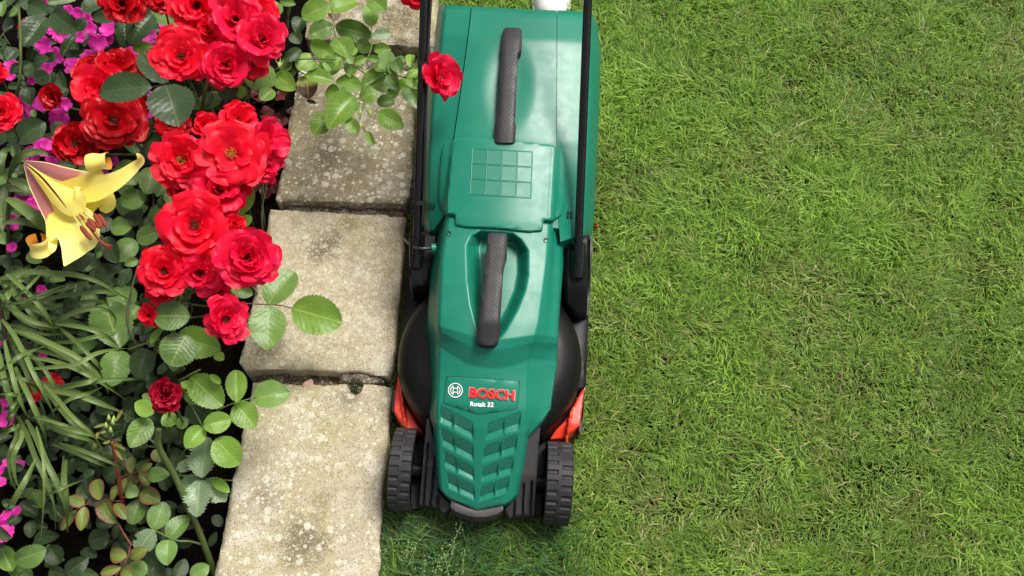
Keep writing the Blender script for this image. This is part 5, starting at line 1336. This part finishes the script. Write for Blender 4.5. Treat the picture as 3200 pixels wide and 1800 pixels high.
lily = empty('lily', at(20, 660, -.05), 'lily with one large yellow trumpet bloom striped purple outside', 'lily')
L = []
def cC(x, y, z, w): a = cropC(x, y); return (a[0], a[1], z, w*.3451)
tub = mesh = None
flw = ribbon('lily_flower', [cC(222, 312, .33, 16), cC(330, 420, .345, 70), cC(450, 545, .36, 140), cC(560, 650, .37, 190), cC(610, 720, .372, 200)], 'petal_lily', lily, fold=-.35, belly=.55)
def curl(p0, p1, rad, a0, a1, bulge=.0):
    A, B = at(*cC(*p0, 0)[:3]), at(*cC(*p1, 0)[:3]); d = (B - A).normalized(); n = VIEW(A); n = (n - d * n.dot(d)).normalized(); b = d.cross(n)
    r = rad * .3451 / pscale(*cC(*p0, 0)[:3]); V, uvs, Fc = [], [], []; NA, NL = 26, 8
    for j in range(NL + 1):
        for k in range(NA + 1):
            t = k / NA; a = R(a0 + (a1 - a0) * t); q = r * (1 - .28 * t) * (1 + .10 * math.sin(j * .8 + 2 * t))
            s_ = j / NL + .05 * math.sin(5 * t)
            V.append(A.lerp(B, s_) + n * (q * math.cos(a)) + b * (q * math.sin(a))); uvs.append((j / NL, .3 + .7 * t))
    Fc = [(j*(NA+1)+k, j*(NA+1)+k+1, (j+1)*(NA+1)+k+1, (j+1)*(NA+1)+k) for j in range(NL) for k in range(NA)]
    return mesh_obj('petal_curl', V, Fc, M['lily_curl'], flw, uvs=uvs, sharp=0)
curl((800, 325, .425), (985, 300, .43), 84, -120, 210)
curl((322, 1000, .425), (362, 1135, .40), 92, -150, 190)
flw['label'] = 'yellow trumpet with rust red anthers'
ribbon('petal', [cC(226, 306, .34, 14), cC(380, 352, .36, 56), cC(560, 415, .38, 74), cC(720, 448, .395, 68), cC(812, 446, .40, 58), cC(880, 428, .405, 70), cC(930, 400, .41, 66)], 'lily_back', flw, fold=-.1, belly=.2)
ribbon('petal', [cC(520, 560, .37, 60), cC(680, 560, .385, 110), cC(850, 545, .40, 125), cC(1000, 500, .41, 88), cC(1120, 430, .415, 64), cC(1220, 350, .42, 46), cC(1275, 300, .43, 34), cC(1262, 255, .44, 24), cC(1236, 230, .445, 6)], 'petal_lily', flw, fold=.12)
ribbon('petal', [cC(600, 700, .365, 40), cC(760, 640, .37, 130), cC(880, 640, .37, 150), cC(960, 690, .365, 90), cC(930, 760, .36, 30)], 'petal_lily', flw, fold=.1)
ribbon('petal', [cC(224, 320, .345, 12), cC(300, 480, .36, 48), cC(370, 620, .37, 56), cC(430, 740, .38, 58), cC(450, 830, .385, 40), cC(470, 940, .39, 50), cC(468, 1010, .40, 46), cC(450, 1080, .405, 52), cC(410, 1120, .40, 40)], 'lily_back', flw, fold=-.1, belly=.15)
ribbon('petal', [cC(560, 700, .37, 80), cC(600, 800, .385, 170), cC(660, 900, .395, 215), cC(700, 1000, .40, 190), cC(670, 1090, .405, 120), cC(620, 1180, .41, 56), cC(582, 1250, .412, 6)], 'petal_lily', flw, fold=.1)
ribbon('petal', [cC(240, 322, .362, 8), cC(400, 480, .395, 56), cC(540, 600, .415, 105), cC(640, 650, .425, 135), cC(690, 640, .43, 100), cC(740, 600, .435, 40)], 'petal_lily', flw, fold=-.25, belly=.25)
ribbon('midrib', [cC(238, 325, .372, 6), cC(380, 450, .408, 10), cC(500, 590, .43, 9), cC(602, 722, .44, 3)], 'lily_rib' if 'lily_rib' in M else 'leaf_litter', flw, fold=-.2)
for (x0, y0), (x1, y1), (bx, by) in (((728, 888), (828, 1015), (640, 760)), ((780, 855), (862, 935), (680, 760)), ((800, 820), (866, 910), (700, 740)), ((850, 775), (925, 900), (740, 720)), ((890, 780), (962, 890), (760, 720)), ((870, 850), (905, 905), (740, 740))):
    a, b = cC(x0, y0, .43, 0)[:3], cC(x1, y1, .435, 0)[:3]
    fil = tube('stamen', [at(*cC(bx, by, .40, 0)[:3]), at((a[0]+b[0])/2, (a[1]+b[1])/2, .43)], .0012, M['filament'], flw, 6)
    A, B = at(*a), at(*b); tube('anther', [A + (B-A)*t for t in (0, .1, .3, .7, .9, 1)], [.001, .0032, .0042, .0042, .003, .001], M['anther'], fil, 8)
tube('pistil', [at(*cC(*q)[:3]) for q in ((720, 780, .41, 0), (830, 930, .43, 0), (920, 1040, .44, 0), (975, 1070, .445, 0), (1000, 1080, .445, 0))], [.0012, .0016, .0022, .0030, .0055], M['anther'], flw, 8)
stem(lily, [(30, 900, -.05), (25, 700, .16), (28, 570, .25), (40, 520, .30), (74, 503, .33)], .0042)
for pts in [[(90, 430, .28, 10), (130, 330, .31, 34), (200, 250, .33, 38), (320, 215, .33, 34), (420, 235, .33, 14), (450, 255, .32, 3)], [(80, 470, .28, 16), (190, 500, .28, 46), (300, 560, .27, 48), (380, 640, .25, 20)], [(60, 640, .28, 18), (160, 690, .29, 44), (300, 790, .29, 56), (390, 880, .27, 46), (440, 960, .25, 8)], [(60, 440, .27, 10), (10, 330, .29, 30), (40, 220, .29, 30), (110, 180, .3, 12)], [(70, 500, .26, 14), (20, 640, .26, 40), (10, 800, .25, 36), (30, 960, .24, 6)], [(70, 460, .28, 12), (0, 400, .27, 34), (-120, 380, .26, 30)], [(20, 860, .26, 14), (200, 845, .27, 32), (380, 900, .26, 26), (430, 930, .25, 4)], [(100, 170, .29, 14), (120, 240, .29, 16), (150, 300, .28, 4)], [(0, 560, .25, 30), (60, 540, .26, 36), (180, 560, .25, 20), (260, 590, .24, 4)]]:
    ribbon('strap_leaf', [cC(*p) for p in pts], 'leaf_strap', lily, fold=.3)

lily2 = empty('lily', at(30, 1250, -.06), 'flowerless lily stem fanning long green strap leaves over the left of the bed', 'lily')
def cE(x, y, z, w): a = cropE(x, y); return (a[0], a[1], z, w*.3451*1.12)
stem(lily2, [(60, 1450, -.06), (30, 1150, .10), (5, 980, .2), (-30, 850, .28)], .005, 'stem_brown')
BL = [
 [(0, 60), (200, 0), (450, 10), (700, 30), (900, 95), (1060, 190), (1195, 270)], [(10, 300), (200, 270), (420, 180), (640, 110), (840, 80)], [(300, 280), (500, 230), (740, 195), (950, 180), (1100, 215), (1195, 275)],
 [(480, 460), (560, 420), (700, 360), (860, 330), (980, 350), (1040, 410), (1055, 470)], [(120, 520), (260, 560), (460, 650), (680, 760), (860, 900), (960, 1040), (985, 1110)], [(500, 470), (620, 480), (780, 510), (930, 565), (1030, 630), (1085, 690)],
 [(520, 490), (620, 570), (740, 680), (860, 810), (930, 900), (945, 925)], [(250, 770), (450, 800), (640, 860), (830, 950), (1000, 1060), (1140, 1160)], [(480, 640), (700, 620), (900, 580), (1100, 550), (1270, 570)],
 [(20, 430), (120, 560), (230, 760), (320, 950), (400, 1100), (470, 1250), (490, 1340)], [(400, 1040), (520, 1080), (700, 1120), (900, 1190), (1080, 1260), (1220, 1345)], [(60, 20), (180, 120), (300, 240), (400, 360), (480, 500), (505, 640)],
 [(0, 200), (90, 290), (180, 380), (300, 450), (450, 490), (560, 520), (600, 600)], [(40, 620), (70, 760), (110, 920), (160, 1100), (230, 1270), (300, 1360)], [(140, 860), (190, 980), (260, 1120), (330, 1280), (400, 1449), (430, 1600)],
 [(400, 1020), (520, 1150), (620, 1270), (720, 1370), (830, 1460), (900, 1560), (965, 1720)], [(300, 1310), (420, 1340), (600, 1390), (760, 1440), (900, 1500)], [(260, 880), (500, 860), (700, 830), (870, 740), (1040, 700), (1160, 690)],
 [(560, 1050), (760, 1010), (960, 980), (1200, 970), (1370, 985)], [(0, 110), (120, 90), (240, 60), (330, 100)], [(0, 180), (100, 140), (240, 40), (360, -60)], [(120, 240), (220, 170), (330, 60), (420, -40)],
 [(0, 900), (60, 860), (180, 760), (330, 700), (480, 640)], [(560, 1060), (760, 1010), (880, 960), (930, 950)], [(480, 1260), (640, 1150), (800, 1100), (930, 1040)],
 [(0, 980), (160, 960), (300, 1000), (450, 1060)], [(0, 1110), (60, 1100), (160, 1120), (220, 1160)], [(160, 1380), (200, 1480), (150, 1600), (120, 1700), (150, 1900), (250, 2060)], [(60, 1350), (100, 1250), (160, 1160), (240, 1050)],
 [(330, 1400), (380, 1600), (400, 1850), (395, 2100), (370, 2420)], [(240, 1340), (330, 1500), (420, 1720), (520, 1920), (600, 2150), (615, 2360)], [(330, 1680), (240, 1850), (120, 2050), (20, 2230)], [(540, 1550), (700, 1600), (900, 1680), (1080, 1760), (1150, 1800)],
 [(600, 1700), (590, 1900), (610, 2100), (605, 2350)], [(420, 2020), (560, 1960), (760, 1880)], [(0, 1480), (120, 1420), (240, 1370)], [(380, 1300), (560, 1400), (720, 1450), (900, 1500), (1010, 1560)], [(110, 700), (230, 720), (380, 850), (480, 1010), (540, 1130), (570, 1210)],
 [(180, 300), (300, 330), (420, 420), (500, 560)], [(0, 340), (60, 260), (110, 160), (150, 40)], [(130, 360), (280, 310), (440, 330), (560, 300)], [(50, 480), (200, 500), (380, 560), (560, 560), (720, 540)]]
for pts in list(BL):                                                # older, lower whorls below
    if random.random() < .55:
        dx, dy = random.uniform(-70, 30), random.uniform(-70, 90); BL.append([(x*.92 + dx, y + dy) for x, y in pts])
for i, pts in enumerate(BL):
    m = len(pts); w = random.uniform(13, 20) * (1.15 if len(pts) > 5 else .9); z0 = random.uniform(.18, .26) if i < 41 else random.uniform(.09, .17)
    ribbon('strap_leaf', [cE(x, y, z0 + .05*math.sin(math.pi*k/(m-1)) - .05*(k/(m-1))**2, w*(.55 if k == 0 else 1.0 if k < m*.55 else max(.08, 1.15*(1 - (k/(m-1))**2.2)))) for k, (x, y) in enumerate(pts)], 'leaf_strap', lily2, fold=.28, n=5)

# ---------------------------------------------------------------- rough grass and seed heads at the front
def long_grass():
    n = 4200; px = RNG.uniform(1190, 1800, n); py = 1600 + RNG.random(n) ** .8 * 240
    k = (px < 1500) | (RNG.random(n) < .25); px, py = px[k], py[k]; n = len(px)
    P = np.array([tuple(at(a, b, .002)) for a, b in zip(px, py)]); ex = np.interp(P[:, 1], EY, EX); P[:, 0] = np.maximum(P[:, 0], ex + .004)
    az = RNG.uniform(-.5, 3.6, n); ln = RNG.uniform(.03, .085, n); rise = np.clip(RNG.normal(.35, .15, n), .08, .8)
    tone = np.stack([.03 + .05*RNG.random(n), .075 + .09*RNG.random(n), .016 + .02*RNG.random(n)], 1)  # dark green blades, toned deeper to carry the mower's shadow on this patch
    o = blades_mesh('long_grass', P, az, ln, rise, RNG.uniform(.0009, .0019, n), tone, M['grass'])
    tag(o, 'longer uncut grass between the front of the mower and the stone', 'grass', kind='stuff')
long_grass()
seedp = empty('seeding_grass', at(1330, 1760, 0), 'pale seeding grass stalks in front of the mower nose', 'grass stalks')
V, Fc = [], []
for (x0, y0), (x1, y1) in (((1235, 1830), (1300, 1700)), ((1350, 1800), (1440, 1640)), ((1290, 1850), (1330, 1750)), ((1370, 1830), (1420, 1700)), ((1250, 1790), (1275, 1690)), ((1400, 1850), (1385, 1730)), ((1330, 1840), (1370, 1745)), ((1420, 1860), (1450, 1720))):
    P = [at(x0 + (x1-x0)*t + 8*math.sin(3*t), y0 + (y1-y0)*t, .005 + .07*t) for t in (0, .25, .5, .75, 1)]
    tube('stalk', P, .0007, M['seed'], seedp, 5)
    for k in range(16):
        t = random.uniform(.45, 1.02); b = P[0].lerp(P[-1], t) + Vector((random.uniform(-1, 1), random.uniform(-1, 1), random.uniform(-.5, 1))) * .012 * (1.15 - t*.6)
        d = Vector((random.uniform(-1, 1), random.uniform(0, 1), random.uniform(-.3, .6))).normalized() * .0042; s = d.cross(Vector((0, 0, 1))).normalized() * .0011
        i = len(V); V += [b, b + d*.5 + s, b + d, b + d*.5 - s, b + d*.5 + Vector((0, 0, .001))]; Fc += [(i, i+1, i+4), (i+1, i+2, i+4), (i+2, i+3, i+4), (i+3, i, i+4)]
o = mesh_obj('seeds', V, Fc, M['seed'], seedp, smooth=False); tag(o, kind='stuff')
lone_petal(1868, 701, .02, .008, 'petal', 'tiny red petal on the grass beside the right handle socket')
for x, y, r in ((165, 1185, 22), (175, 1205, 26), (145, 1195, 18), (108, 1238, 20), (88, 1200, 18)): rose(bushG, x, y, r, .13, 'flat', 'petal_deep', (random.uniform(-.5, .5), random.uniform(-.5, .5)))
